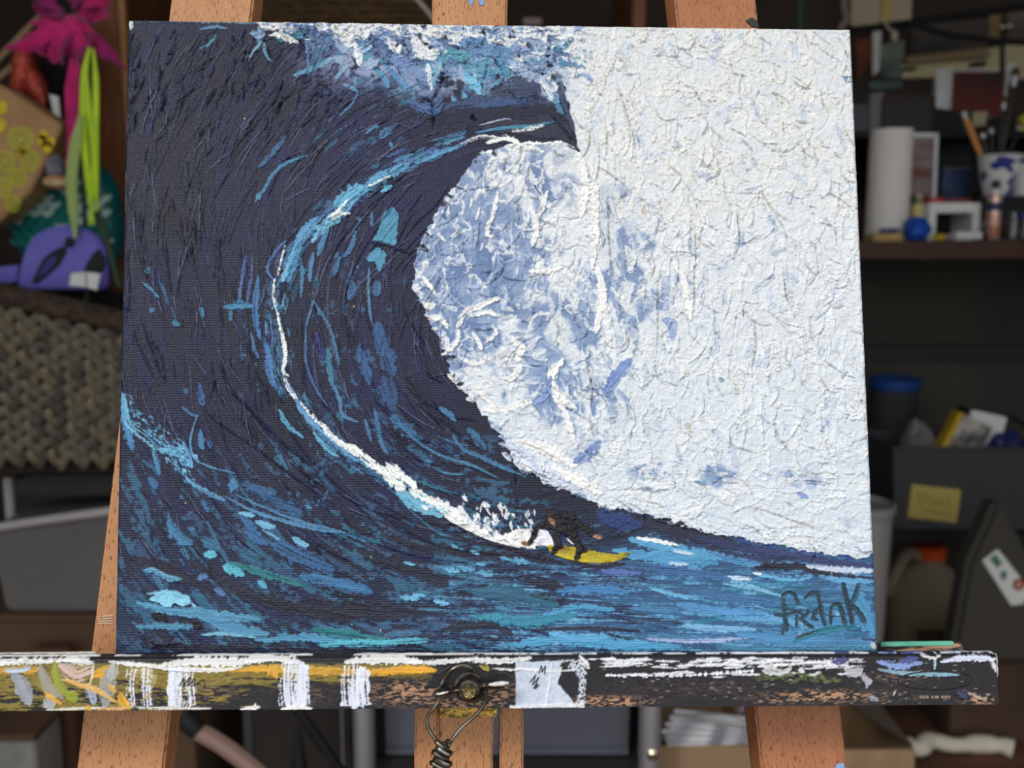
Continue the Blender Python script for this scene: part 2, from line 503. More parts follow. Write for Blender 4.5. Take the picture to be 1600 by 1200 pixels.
def paint_wave():
    S = Paint(160, 14, 1234, 1030, 5); r = S.r; X, Y = S.X, S.Y
    # --- ground: navy water
    n1 = fbm(X / 160, Y / 160, 3, 4); n2 = fbm(X / 60, Y / 60, 9, 4)
    c = np.array([31, 33, 55], np.float32) + (n1[..., None] - .5) * np.array([10, 12, 40]) + (n2[..., None] - .5) * np.array([8, 8, 14])
    inner = np.exp(-(((X - 600) / 110) ** 2 + ((Y - 480) / 300) ** 2))
    c = c + inner[..., None] * np.array([0, 0, 12])
    t = sst(780, 1000, Y + (X - 700) * .12) * sst(430, 1050, X + 150 * (n1 - .5))
    c = c * (1 - t[..., None]) + t[..., None] * np.array([58, 100, 140])
    t2 = sst(650, 1000, Y) * (1 - sst(300, 900, X)) * .55
    c = c * (1 - t2[..., None]) + t2[..., None] * (np.array([40, 55, 84]) + (n2[..., None] - .5) * 30)
    S.C[:] = c / 255.
    NAVY = [(30, 32, 50), (34, 36, 60), (28, 30, 44), (37, 40, 66), (33, 37, 76)]
    BLUE = [(60, 103, 138), (68, 118, 152), (54, 86, 120), (76, 132, 166)]
    TEAL = [(52, 122, 148), (62, 142, 170), (44, 106, 122)]
    LITE = [(108, 172, 206), (126, 188, 218), (96, 158, 198)]
    pick = lambda L: L[int(r.integers(len(L)))]
    dirty = lambda col, s=8: tuple(np.clip(np.array(col) + r.normal(0, s), 0, 255))
    # --- navy brushwork along the flow, thick in the upper left
    for i in range(1500):
        x, y = r.uniform(175, 960), r.uniform(25, 1025)
        if x > 700 and 230 < y < 760: continue
        L = r.uniform(25, 110); k = 1.0 if y < 700 else .7
        S.stroke(flow_path(x, y, L, r), r.uniform(1.5, 6), dirty(pick(NAVY), 4), a=.6, rough=.6, h=.25 * k, ridge=r.uniform(.2, .75) * k, streak=.12)
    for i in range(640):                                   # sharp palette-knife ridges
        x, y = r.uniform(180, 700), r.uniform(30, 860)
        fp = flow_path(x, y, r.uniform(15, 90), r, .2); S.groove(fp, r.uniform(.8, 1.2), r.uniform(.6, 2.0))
        if i % 5 < 2: S.stroke(fp, r.uniform(.6, .9), dirty((122, 126, 150), 10), a=.75, rough=.5, dry=r.uniform(.3, .5), h=.5, ridge=0, streak=.05)  # lighter slate strokes paint in the light that some ridges catch
    for i in range(120):                                   # short torn lumps under the top edge
        x, y = r.uniform(205, 560), r.uniform(45, 150) if r.random() < .8 else r.uniform(150, 200)
        S.groove([(x, y), (x - r.uniform(-3, 6), y + r.uniform(5, 12)), (x - r.uniform(2, 14), y + r.uniform(14, 34))], r.uniform(1.2, 2.2), r.uniform(1.0, 2.4) * r.choice([1, 1, -1]))
    # --- broken blue scumble that follows the brushwork
    th = np.arctan2((Y - 500) / .95, X - 800); rad = np.hypot(X - 800, (Y - 500) / .95)
    s1 = .62 * fbm(th * 11 + .5 * n1, rad / 8, 51, 4) + .38 * fbm(X / 6, Y / 5, 57, 3)
    dens = np.maximum.reduce([.95 * sst(640, 900, Y + (X - 180) * .05) * (1 - sst(760, 900, X)), .46 * np.exp(-((X - 560) / 75) ** 2 - ((Y - 560) / 170) ** 2), .55 * np.exp(-((X - 690) / 110) ** 2 - ((Y - 720) / 50) ** 2), .5 * np.exp(-((X - 400) / 40) ** 2 - ((Y - 520) / 110) ** 2), .4 * np.exp(-((X - 560) / 110) ** 2 - ((Y - 200) / 50) ** 2), .6 * np.exp(-((X - 700) / 130) ** 2 - ((Y - 140) / 30) ** 2)])
    hue = fbm(X / 45, Y / 30, 61, 3)
    for lo_, hi_, ca, k_ in ((.0, .45, (54, 82, 116), .8), (.42, .58, (58, 100, 134), .8), (.55, 1., (50, 112, 140), .7)):
        mm = sst(.60, .67, s1 + .13 * dens - .025) * sst(lo_ - .02, lo_ + .03, hue) * (1 - sst(hi_ - .03, hi_ + .02, hue)) * k_ * sst(.04, .3, dens)
        S.put((slice(None), slice(None)), mm, np.array(ca) / 255.); S.H += mm * .4
    # --- fine level streaks of the flat water at the right
    sea = sst(835, 900, Y - np.maximum(0, 900 - X) * .1) * sst(560, 800, X)
    f1 = .7 * fbm(X / 42, (Y - .05 * X) / 3.0, 71, 4) + .3 * fbm(X / 5, Y / 3, 77, 2)
    S.put((slice(None), slice(None)), sea * sst(.52, .60, f1) * .75, np.array([86, 148, 190]) / 255.); S.put((slice(None), slice(None)), sea * (1 - sst(.35, .42, f1)) * .45, np.array([50, 62, 98]) / 255.)
    S.put((slice(None), slice(None)), sea * sst(.64, .70, f1) * .7, np.array([132, 188, 216]) / 255.)
    # --- blue scumble in the water: density by place
    for i in range(620):
        x, y = r.uniform(180, 1372), r.uniform(560, 1022)
        lip = 700 + max(0, x - 780) * .30
        if x > 720 and y < lip + 60 and y < 875: continue
        left = x < 620
        dens = sst(600, 900, y) * (.55 if left else .9)
        if r.random() > dens: continue
        q = r.random()
        if left: col = pick(BLUE) if q < .42 else pick(TEAL) if q < .5 else pick(NAVY)
        elif x < 950: col = pick(BLUE) if q < .4 else pick(TEAL) if q < .58 else pick(LITE) if q < .66 else pick(NAVY)
        else: col = pick(BLUE) if q < .62 else pick(TEAL) if q < .72 else pick(LITE) if q < .86 else (62, 72, 104)
        L = r.uniform(18, 80) if left else r.uniform(25, 120)
        S.stroke(flow_path(x, y, L, r, .15), r.uniform(1.5, 6 if left else 5), dirty(col), a=r.uniform(.45, .9), rough=.8, dry=r.uniform(.38, .6), h=.35, ridge=.35)
    for i in range(60):                                   # small blue flecks further up the face
        x, y = r.uniform(205, 660), r.uniform(330, 800)
        if not abs(x - 560) < 90 and r.random() < .75: continue
        S.stroke(flow_path(x, y, r.uniform(4, 24), r, .4), r.uniform(1, 4), dirty(pick(BLUE if r.random() < .8 else TEAL)), a=r.uniform(.5, .95), rough=.9, dry=r.uniform(.2, .5), h=.4, ridge=.4)
    # dark furrows through the flat water
    for pts, w in (([(560, 860), (640, 890), (700, 915)], 12), ([(470, 940), (560, 955), (660, 960)], 11), ([(300, 880), (380, 925), (480, 955), (560, 968)], 9), ([(205, 870), (260, 890), (330, 925)], 9),
                   ([(820, 905), (860, 912), (885, 925)], 7), ([(830, 928), (868, 940), (882, 936)], 6), ([(690, 985), (760, 975), (800, 990)], 8), ([(420, 1015), (560, 1018), (690, 1018)], 4), ([(220, 1005), (300, 1012), (400, 1014)], 6),
                   ([(830, 985), (910, 982), (1000, 985)], 3), ([(600, 838), (680, 858), (780, 868), (880, 880)], 6)):
        S.stroke(pts, w, (38, 38, 52), a=.85, rough=.9, dry=.28, h=.4, ridge=.4)
    # --- named blue strokes, upper left to lower left
    for pts, w, col, dr in (
            ([(204, 33), (260, 31), (330, 33), (410, 36)], 3, (120, 158, 172), .42), ([(205, 32), (204, 46)], 4, (214, 220, 214), .3),
            ([(312, 46), (335, 42), (356, 44)], 2.5, (92, 140, 172), .1), ([(312, 76), (326, 70), (338, 54)], 2, (88, 150, 172), .15),
            ([(388, 96), (396, 80), (407, 66), (410, 40)], 2.2, (120, 172, 190), .1), ([(412, 66), (416, 86), (424, 96)], 2.6, (110, 165, 186), .1),
            ([(395, 48), (404, 58), (412, 50)], 7, (84, 128, 150), .3), ([(478, 58), (480, 84), (482, 110)], 2, (96, 150, 180), .1),
            ([(459, 118), (476, 112), (496, 104), (519, 90)], 4.5, (88, 156, 184), .2), ([(524, 124), (534, 112), (544, 101)], 3, (84, 138, 172), .3),
            ([(402, 262), (416, 250), (432, 232), (446, 214)], 4, (66, 108, 150), .42), ([(399, 316), (405, 305), (412, 298), (424, 276), (446, 256), (480, 243)], 2.8, (74, 138, 172), .1),
            ([(400, 309), (408, 306)], 4.5, (74, 142, 172), .05), ([(536, 132), (552, 138), (560, 145)], 3, (84, 142, 180), .2), ([(560, 145), (548, 165), (530, 182)], 2, (76, 128, 170), .2),
            ([(572, 210), (584, 200), (592, 198)], 3, (78, 138, 172), .2), ([(594, 215), (604, 206), (612, 204)], 7, (70, 120, 160), .35), ([(610, 222), (612, 230)], 3, (76, 132, 172), .1),
            ([(385, 400), (380, 430), (374, 470)], 3.6, (88, 112, 160), .42), ([(394, 398), (392, 440), (386, 476)], 3, (82, 108, 160), .42),
            ([(350, 481), (372, 477), (398, 479)], 5, (72, 136, 172), .25), ([(361, 485), (360, 502)], 3, (70, 128, 160), .3),
            ([(404, 432), (400, 470), (400, 500), (407, 530)], 5, (72, 116, 168), .3), ([(392, 520), (398, 545), (404, 560)], 3, (76, 112, 160), .3),
            ([(415, 535), (420, 560), (424, 590), (432, 608)], 6.5, (78, 128, 180), .36), ([(436, 600), (440, 618)], 3, (90, 156, 196), .2),
            ([(224, 442), (236, 452), (249, 466)], 2.6, (70, 132, 160), .05), ([(228, 420), (234, 426)], 5, (64, 116, 144), .5), ([(250, 440), (258, 460), (262, 480)], 4, (58, 98, 140), .5),
            ([(234, 486), (242, 484)], 4, (62, 118, 148), .4), ([(270, 502), (280, 508)], 5, (64, 124, 160), .2), ([(316, 480), (317, 496)], 3, (64, 124, 160), .3),
            ([(190, 612), (193, 640), (200, 670), (206, 702)], 8, (78, 136, 178), .40), ([(193, 620), (202, 660), (225, 680), (250, 700), (280, 712)], 8, (116, 176, 206), .54),
            ([(205, 690), (208, 705)], 5, (70, 122, 168), .1), ([(250, 702), (275, 706), (290, 716), (300, 730)], 7, (112, 172, 206), .42), ([(286, 690), (294, 708), (301, 728)], 3, (96, 158, 196), .1),
            ([(288, 610), (294, 614)], 5, (64, 108, 152), .05), ([(312, 600), (316, 626), (318, 634)], 5, (58, 100, 146), .42), ([(284, 636), (300, 648), (310, 650)], 2.5, (70, 116, 160), .1),
            ([(309, 650), (302, 668), (298, 690), (304, 716), (330, 730), (368, 740)], 1.8, (96, 150, 186), .0), ([(314, 672), (314, 690), (317, 702)], 5.5, (68, 122, 166), .05), ([(326, 690), (330, 700)], 4, (64, 108, 152), .3),
            ([(234, 746), (242, 758), (243, 764)], 6, (62, 106, 152), .05), ([(282, 774), (286, 780)], 3, (68, 112, 156), .05), ([(316, 782), (326, 800)], 4, (64, 112, 156), .3),
            ([(358, 757), (370, 760)], 9, (74, 130, 170), .2), ([(380, 755), (400, 765), (430, 770)], 8, (58, 100, 142), .4),
            ([(290, 745), (305, 758), (330, 772), (352, 782)], 4, (104, 162, 198), .46), ([(352, 776), (390, 796), (430, 810), (500, 828), (540, 832)], 3, (88, 140, 180), .2),
            ([(370, 774), (420, 796), (480, 818), (530, 830), (570, 846)], 2, (86, 140, 178), .1), ([(374, 802), (398, 806)], 4, (120, 182, 214), .3), ([(400, 815), (418, 822), (430, 823)], 6, (124, 188, 220), .15),
            ([(410, 828), (440, 845)], 2.2, (120, 184, 214), .25), ([(458, 840), (470, 848), (482, 852)], 5, (120, 184, 216), .25), ([(378, 806), (400, 838), (416, 850)], 8, (62, 108, 156), .25),
            ([(264, 815), (275, 835), (300, 850)], 8, (72, 126, 166), .28), ([(296, 826), (304, 830)], 5, (68, 116, 158), .1), ([(320, 846), (342, 858)], 10, (62, 112, 146), .35), ([(320, 866), (338, 868)], 6, (104, 190, 212), .1),
            ([(350, 885), (370, 892), (380, 898)], 8, (96, 186, 204), .2), ([(360, 880), (400, 892), (440, 905), (470, 915)], 6, (50, 122, 126), .36), ([(404, 908), (416, 918)], 5, (90, 170, 196), .2),
            ([(226, 892), (240, 890), (262, 902), (284, 905)], 5, (112, 172, 208), .42), ([(310, 904), (324, 900)], 5, (92, 128, 176), .2), ([(335, 920), (352, 930)], 5, (92, 118, 172), .42),
            ([(430, 850), (470, 870), (520, 890)], 14, (56, 100, 146), .42), ([(470, 900), (520, 910), (580, 925)], 10, (64, 116, 160), .38), ([(400, 780), (470, 800)], 12, (54, 94, 138), .46),
            ([(215, 942), (270, 955), (340, 962), (405, 968)], 8, (88, 150, 184), .3), ([(300, 950), (360, 980), (420, 990)], 9, (82, 140, 176), .28), ([(214, 980), (260, 978), (310, 980)], 5, (80, 144, 176), .15),
            ([(315, 992), (350, 990), (400, 996)], 3, (122, 184, 206), .3), ([(400, 1000), (480, 996), (560, 1006)], 6, (84, 152, 186), .3), ([(490, 985), (530, 990), (600, 998)], 8, (42, 118, 124), .4), ([(500, 1008), (560, 1004), (610, 1003), (670, 1000)], 6, (92, 184, 202), .38),
            ([(230, 928), (270, 925), (300, 940)], 3, (124, 186, 214), .1)):
        S.stroke(pts, w, col, a=.92, rough=.8, dry=dr, h=.6, ridge=.5)
    for i in range(150):
        t = r.random() ** .8; x = 192 + 108 * t + r.normal(0, 5); y = 616 + 112 * min(1, t * 1.5 if t < .3 else .45 + (t - .3) * .79) + r.normal(0, 8 + 8 * t)
        S.stroke([(x, y), (x + r.uniform(1, 9), y + r.uniform(1, 9))], r.uniform(.7, 2.8), dirty(pick(LITE + BLUE[3:]), 12), a=.85, rough=1, dry=r.uniform(.3, .55), h=.5, ridge=.4)
    S.patch([(231, 936), (250, 926), (262, 921), (280, 928), (297, 930), (297, 942), (288, 948), (275, 944), (262, 950)], (136, 200, 226), rough=3, h=1.2, ridge=.9)
    S.patch([(298, 942), (306, 945), (311, 950), (304, 948)], (150, 206, 228), rough=2)
    for cx, cy, w in ((252, 964, 15), (310, 976, 8)):
        S.stroke([(cx - w, cy - w * .3), (cx + w * .6, cy + w * .3)], 6, (30, 28, 34), rough=.5, h=.8, ridge=.6)
    S.groove([(292, 975), (270, 990), (262, 1010)], 1.5, 2); S.groove([(222, 990), (228, 1008), (244, 1012)], 3, 2.5); S.groove([(235, 1000), (250, 1006), (280, 1004)], 4, 2)
    # inside the tube: blue patches on the dark face
    S.patch([(616, 322), (622, 332), (622, 352), (619, 384), (608, 381), (582, 376), (596, 352), (602, 330)], (78, 142, 170), rough=4, dry=.2, h=.9)
    S.patch([(590, 388), (606, 394), (602, 410), (594, 424), (586, 412), (572, 405), (578, 396)], (82, 144, 174), rough=4, dry=.2, h=.9)
    for pts, w, col, dr in (([(577, 418), (576, 450), (578, 486), (582, 508)], 2.4, (84, 130, 164), .1), ([(590, 440), (588, 462)], 7, (64, 106, 144), .42), ([(590, 505), (598, 540), (606, 560), (615, 585)], 13, (58, 90, 136), .4), ([(560, 545), (570, 570), (578, 600)], 8, (60, 98, 142), .34),
                            ([(600, 590), (615, 640)], 12, (54, 84, 128), .45), ([(614, 650), (632, 668), (650, 680)], 10, (62, 108, 148), .4), ([(622, 660), (650, 688), (690, 712), (740, 728), (780, 748)], 2.6, (76, 128, 164), .12),
                            ([(686, 638), (700, 645), (712, 658)], 5, (72, 124, 158), .3), ([(708, 682), (724, 702), (752, 714), (790, 732), (815, 742)], 3.5, (72, 124, 164), .18), ([(732, 670), (748, 690), (758, 702)], 7, (62, 112, 150), .4),
                            ([(664, 720), (672, 730)], 6, (72, 122, 160), .35), ([(676, 730), (700, 740), (725, 741)], 2, (76, 130, 164), .1), ([(585, 640), (596, 690), (606, 710)], 4, (70, 120, 156), .3), ([(570, 655), (580, 690)], 3, (74, 118, 158), .25),
                            ([(478, 512), (478, 560), (490, 600), (512, 635)], 2.4, (84, 112, 164), .3), ([(490, 470), (484, 490), (478, 512)], 1.8, (92, 130, 170), .1), ([(490, 470), (505, 495), (518, 520), (530, 570)], 3, (76, 122, 160), .3),
                            ([(495, 520), (500, 545), (506, 560)], 8, (48, 54, 118), .5), ([(512, 545), (516, 580), (518, 602)], 5, (60, 122, 148), .3), ([(520, 600), (530, 622), (536, 648), (560, 660)], 3, (88, 130, 170), .25),
                            ([(513, 360), (505, 375), (497, 400)], 4.5, (76, 130, 170), .25), ([(528, 395), (528, 412), (522, 430)], 5, (70, 118, 158), .25), ([(556, 362), (548, 388), (535, 402)], 4, (64, 112, 158), .4), ([(540, 440), (552, 448), (546, 468)], 7, (64, 108, 154), .45),
                            ([(490, 395), (485, 420), (484, 440)], 4, (78, 128, 166), .35), ([(470, 405), (472, 430), (470, 465)], 3, (78, 126, 164), .3), ([(560, 640), (540, 610), (520, 540), (512, 480), (520, 420), (560, 350), (610, 290)], 1.3, (84, 96, 130), .3)):
        S.stroke(pts, w, col, a=.9, rough=.8, dry=dr, h=.5, ridge=.5)
    for pts in ([(550, 560), (538, 480), (552, 420), (600, 340), (650, 280)], [(500, 440), (530, 380), (580, 320), (640, 275)], [(470, 470), (475, 540), (500, 620), (560, 690)], [(575, 378), (612, 385), (648, 402)], [(622, 388), (640, 360), (668, 330)], [(630, 396), (650, 372), (680, 345)], [(606, 450), (616, 390), (650, 320)],
                [(205, 470), (200, 410), (204, 380)], [(258, 370), (262, 420), (270, 470)], [(282, 400), (279, 440), (278, 470)], [(218, 490), (235, 540), (250, 580), (262, 596)], [(235, 530), (252, 556), (258, 600)], [(188, 430), (186, 470), (208, 488)],
                [(300, 600), (330, 650), (400, 700), (460, 745), (540, 800)], [(360, 600), (390, 640), (440, 690), (500, 740)], [(340, 560), (362, 610), (382, 630)], [(350, 600), (400, 650), (430, 690)], [(480, 730), (530, 770), (590, 800), (640, 810)], [(560, 770), (620, 800), (660, 830)],
                [(540, 830), (640, 865), (740, 880)], [(590, 800), (680, 850), (800, 868)], [(440, 640), (470, 700), (540, 770), (600, 830)], [(660, 300), (640, 330), (622, 370)], [(700, 290), (680, 320), (660, 340)]):
        S.groove(pts, 1.3, 1.9)
    # --- whitewater: ground, then thousands of short thick dabs
    foam = [(905, 236), (868, 222), (800, 226), (752, 240), (722, 276), (696, 312), (676, 346), (658, 382), (646, 416), (648, 452), (664, 486), (680, 520), (697, 552), (707, 592), (732, 616), (754, 646), (770, 666), (790, 692), (806, 728), (850, 752), (890, 770), (930, 786), (965, 796), (1012, 806), (1060, 822), (1120, 836), (1180, 846), (1250, 860), (1300, 866), (1345, 872), (1376, 866), (1400, 860), (1400, 0), (870, 0), (872, 60), (868, 104), (884, 144), (895, 190)]
    # ragged blue under-edge where foam meets dark water
    for i in range(90):
        t = r.random(); x = 800 + t * 560; y = 722 + t * 140 + (1 - t) * t * 90 + r.normal(0, 6)
        S.stroke([(x, y), (x + r.uniform(15, 45), y + r.uniform(3, 16))], r.uniform(2, 6), dirty((46, 70, 142), 10), a=.85, dry=.38, h=.3)
    B, fm = S.patch(foam, (226, 229, 232), rough=6, h=1.6, ridge=.5, streak=.03)
    M = np.zeros((S.h, S.w), np.float32); M[B] = fm
    wx = X + 40 * (fbm(X / 40, Y / 40, 21) - .5); wy = Y + 40 * (fbm(X / 40, Y / 40, 22) - .5)
    tube = np.exp(-(((X - 735) / 135) ** 2 + ((Y - 395) / 185) ** 2) * .9) * 1.2
    tube = np.maximum(tube, .72 * np.exp(-(((X - 840) / 90) ** 2 + ((Y - 300) / 90) ** 2)))
    d2 = np.abs((X - 945) * .62 + (Y - 620) * .78 - 0); swath = .62 * np.exp(-((X - 955 + (Y - 600) * .45) / 38) ** 2 - ((Y - 610) / 95) ** 2)
    band = .5 * np.exp(-((Y - 742 - (X - 1050) * .03) / 26) ** 2) * sst(930, 990, X) * (1 - sst(1270, 1330, X))
    mid = .45 * np.exp(-(((X - 1010) / 110) ** 2 + ((Y - 430) / 260) ** 2)) + .62 * np.exp(-(((X - 850) / 120) ** 2 + ((Y - 545) / 160) ** 2))
    shade = np.maximum.reduce([tube, swath, band, mid, .22 + 0 * X])
    nz = fbm(wx / 34, wy / 42, 31, 5)
    bl = sst(.0, .22, shade - 1.25 * nz + .12) * M
    blue = np.array([138, 158, 192]) + (fbm(X / 18, Y / 18, 41)[..., None] - .5) * np.array([90, 80, 50])
    S.C = S.C * (1 - bl[..., None] * .92) + blue.astype(np.float32) / 255. * bl[..., None] * .92
    cool = (sst(250, 800, Y) * M)[..., None]
    S.C *= 1 - cool * np.array([.045, .02, -.005], np.float32)
    dk = sst(.52, .68, fbm(wx / 26, wy / 34, 35, 4)) * np.clip(tube * 1.3 + swath, 0, 1) * M
    S.put((slice(None), slice(None)), dk * .8, np.array([102, 124, 168]) / 255.)
    lace = (1 - sst(.012, .055, np.abs(fbm(wx / 24, wy / 30, 37, 4) - .5))) * sst(.2, .6, shade) * M * sst(.38, .5, fbm(X / 30, Y / 30, 39, 3))
    S.put((slice(None), slice(None)), lace * .9, np.array([238, 239, 240]) / 255.); S.H += lace * .9
    S.H += M * (2.6 * (fbm(wx / 14, wy / 20, 43, 4) - .5) + .6 * (fbm(X / 3.2, Y / 3.6, 47, 2) - .5))

    def fdir(x, y):
        if x < 860 and y > 230:
            a = math.atan2(y - 480, x - 800) + 1.7 if y > 480 else 1.9
            return a + r.normal(0, .7)
        if y > 700: return .25 + r.normal(0, .45)
        if x < 1000: return 1.25 + r.normal(0, .35)
        return (.95 if y < 350 else 1.35) + r.normal(0, .6)
    for i in range(2600):
        x, y = r.uniform(650, 1370), r.uniform(30, 865)
        iy, ix = int(y) - S.y0, int(x) - S.x0
        if M[iy, ix] < .6: continue
        sh = shade[iy, ix]; a = fdir(x, y); L = r.uniform(8, 46); cv = r.normal(0, .5)
        pts = [(x, y), (x + math.cos(a) * L * .5, y + math.sin(a) * L * .5), (x + math.cos(a) * L * .5 + math.cos(a + cv) * L * .5, y + math.sin(a) * L * .5 + math.sin(a + cv) * L * .5)]
        ex, ey = pts[-1]
        if not (0 <= int(ey) - S.y0 < S.h and 0 <= int(ex) - S.x0 < S.w) or M[int(ey) - S.y0, int(ex) - S.x0] < .5: continue
        q = r.random()
        if q < .30 * min(1.1, sh + .15): col = dirty((136, 156, 192), 12) if sh > .5 else dirty((190, 202, 222), 8)
        elif sh > .75 and q < .8: col = dirty((158, 176, 204), 14)
        elif y < 330 and x > 900: col = dirty((232, 231, 226), 4)
        else: col = dirty((229, 232, 235), 5)
        thin = sh > .75
        S.stroke(pts, r.uniform(1.2, 3.2 if thin else 6), col, a=r.uniform(.4, .9), rough=.9, dry=r.uniform(.15, .55) if not thin else r.uniform(.35, .58), h=r.uniform(.2, 1.2), ridge=r.uniform(.4, 1.5), streak=.04)
    for i in range(620):                                   # crests and crevices of the impasto
        x, y = r.uniform(690, 1365), r.uniform(40, 860)
        if M[int(y) - S.y0, int(x) - S.x0] < .6: continue
        a = fdir(x, y); L = r.uniform(10, 60); cv = r.normal(0, .6)
        pts = [(x, y), (x + math.cos(a) * L * .5, y + math.sin(a) * L * .5), (x + math.cos(a) * L * .5 + math.cos(a + cv) * L * .5, y + math.sin(a) * L * .5 + math.sin(a + cv) * L * .5)]
        S.groove(pts, r.uniform(.9, 1.8), r.uniform(1.2, 3.4) * (1 if r.random() < .5 else -1), .7)
        if i % 3 == 0: S.stroke(pts, .8, dirty((176, 168, 154), 8), a=.45, rough=.6, dry=.35, h=-.4, ridge=0)  # thin beige-grey strokes paint shade into some of these creases
    wh = (246, 245, 242)
    for pts, w in (([(716, 512), (725, 490), (750, 478), (780, 466)], 5), ([(668, 494), (690, 500), (700, 515)], 4), ([(690, 555), (705, 545), (716, 528), (714, 508)], 4), ([(735, 495), (760, 488), (780, 494)], 4.5), ([(738, 520), (748, 535), (752, 548)], 4), ([(760, 535), (775, 520), (770, 510)], 3.5), ([(778, 300), (772, 330), (766, 350)], 3.5),
                   ([(764, 345), (762, 368), (772, 370)], 3.5), ([(738, 310), (735, 325)], 2.2), ([(660, 432), (672, 448), (680, 460)], 4), ([(664, 480), (680, 476)], 6), ([(684, 366), (697, 378)], 2.6), ([(826, 424), (850, 424), (880, 416)], 5), ([(832, 330), (838, 360), (832, 385)], 6), ([(855, 300), (842, 340)], 4), ([(905, 240), (915, 290), (908, 340)], 6),
                   ([(925, 260), (930, 330), (925, 420)], 6), ([(935, 420), (940, 470), (930, 520)], 7), ([(880, 560), (860, 590), (872, 610)], 6), ([(780, 600), (800, 590), (815, 575)], 5), ([(800, 530), (815, 545), (808, 565)], 6), ([(740, 605), (760, 622), (775, 640)], 4), ([(755, 640), (790, 640), (830, 628)], 6), ([(830, 620), (860, 610), (900, 640)], 6),
                   ([(800, 690), (850, 700), (900, 728)], 8), ([(820, 728), (880, 740), (940, 770)], 9), ([(850, 600), (880, 640), (900, 700)], 5), ([(1052, 412), (1068, 440), (1078, 500)], 6), ([(720, 560), (745, 570), (760, 560)], 4), ([(700, 585), (715, 600)], 3.5), ([(750, 325), (744, 345)], 2), ([(758, 265), (768, 280)], 3), ([(790, 270), (798, 262)], 2.5)):
        S.stroke(pts, w, wh, a=.95, rough=.8, dry=.2, h=1.5, ridge=1.1, streak=.03)
    for pts in ([(960, 130), (985, 190), (1000, 240)], [(945, 300), (960, 370), (958, 440)], [(1025, 440), (1028, 520), (1022, 560)], [(1074, 350), (1085, 380), (1086, 440), (1086, 500)], [(1146, 330), (1155, 380), (1146, 400)], [(1170, 580), (1180, 540), (1172, 500)], [(1225, 430), (1240, 470), (1250, 490)], [(1205, 140), (1215, 155), (1235, 166)], [(1288, 140), (1285, 160), (1298, 180)],
                [(1170, 790), (1220, 810), (1280, 830)], [(795, 690), (850, 702), (880, 730)], [(915, 560), (925, 600), (920, 640)], [(1215, 640), (1212, 670), (1240, 710)], [(1012, 345), (1020, 320), (1000, 300)], [(1190, 300), (1210, 330), (1240, 345)]):
        pts = [(a_ + r.normal(0, 4), b_ + r.normal(0, 3)) for a_, b_ in pts]; S.groove(pts, 1.6, -3.0, .9); S.stroke(pts, .9, (160, 152, 138), a=.5, rough=.8, dry=.45, h=-.3, ridge=0)  # long creases, each with a brownish stroke that paints in its shade
    for i in range(60):
        t = r.random(); x = 785 + 90 * t + r.normal(0, 5); y = 690 + 62 * t + abs(r.normal(0, 8)) - 4
        S.stroke([(x, y), (x + r.uniform(12, 34), y + r.uniform(8, 20))], r.uniform(2, 6), dirty((206, 214, 230), 10), a=.9, rough=.8, dry=r.uniform(.48, .6), h=.5, ridge=.3)
    for i in range(90):
        t = r.random() * (len(foam) - 12); k = int(t); x = foam[k][0] + (foam[k + 1][0] - foam[k][0]) * (t - k); y = foam[k][1] + (foam[k + 1][1] - foam[k][1]) * (t - k)
        if x > 960: continue
        q = r.random(); S.stroke([(x + r.normal(0, 3), y + r.normal(0, 3)), (x + r.uniform(2, 14), y + r.uniform(-4, 10))], r.uniform(1.2, 4), (236, 237, 238) if q < .45 else (140, 160, 196) if q < .8 else (40, 44, 66), a=.9, rough=1, dry=r.uniform(.2, .5), h=.9, ridge=.7)
    S.C *= 1 - .025 * M[..., None]
    for x, y, w in ((1008, 330, 8), (1138, 142, 6), (1325, 440, 5), (1075, 670, 9), (1150, 612, 6), (1145, 598, 4)):     # bare, dirty spots
        S.stroke([(x, y - w), (x + 2, y + w)], w * .7, (178, 168, 150), a=.7, rough=.9, dry=.5, h=-.8, ridge=.8)
    S.stroke([(1085, 752), (1104, 757)], 3, (126, 156, 186), dry=.1); S.stroke([(1245, 770), (1262, 778)], 4, (140, 158, 206), dry=.2); S.stroke([(1124, 590), (1128, 596)], 4, (140, 164, 176), dry=.1)
    S.stroke([(984, 562), (966, 584), (945, 612)], 9, (122, 144, 194), dry=.3, rough=.6); S.stroke([(936, 690), (920, 708), (898, 722)], 9, (128, 148, 198), dry=.3, rough=.6); S.stroke([(860, 590), (850, 615), (835, 632)], 8, (136, 156, 200), dry=.3)
    S.stroke([(1034, 500), (1048, 506), (1050, 530)], 7, (156, 176, 214), dry=.3)
    for x in (1322, 1328, 1334): S.stroke([(x - 3, 122), (x + 2, 120), (x - 1, 127)], .9, (70, 120, 170), h=0, ridge=0, dry=.2)
    S.stroke([(1322, 130), (1332, 128)], .8, (70, 120, 170), h=0, ridge=0, dry=.3)
    # --- the lip of the wave: white breaking into blue along the top
    lipm = sst(430, 560, X) * (1 - sst(850, 890, X + (Y - 100) * -.2)) * (1 - sst(95, 165, Y + 30 * (n2 - .5) - 18 * sst(600, 700, X)))
    la = fbm(wx / 16, wy / 14, 81, 4)
    S.put((slice(None), slice(None)), lipm * sst(.42, .5, la) * .9, np.array([104, 126, 168]) / 255.); S.put((slice(None), slice(None)), lipm * sst(.56, .61, la) * .85, np.array([82, 140, 168]) / 255.)
    S.put((slice(None), slice(None)), lipm * sst(.50, .56, fbm(wx / 13, wy / 11, 85, 4)) * .85, np.array([168, 182, 210]) / 255.); S.H += lipm * 1.2 * (fbm(wx / 8, wy / 8, 87, 3) - .4)
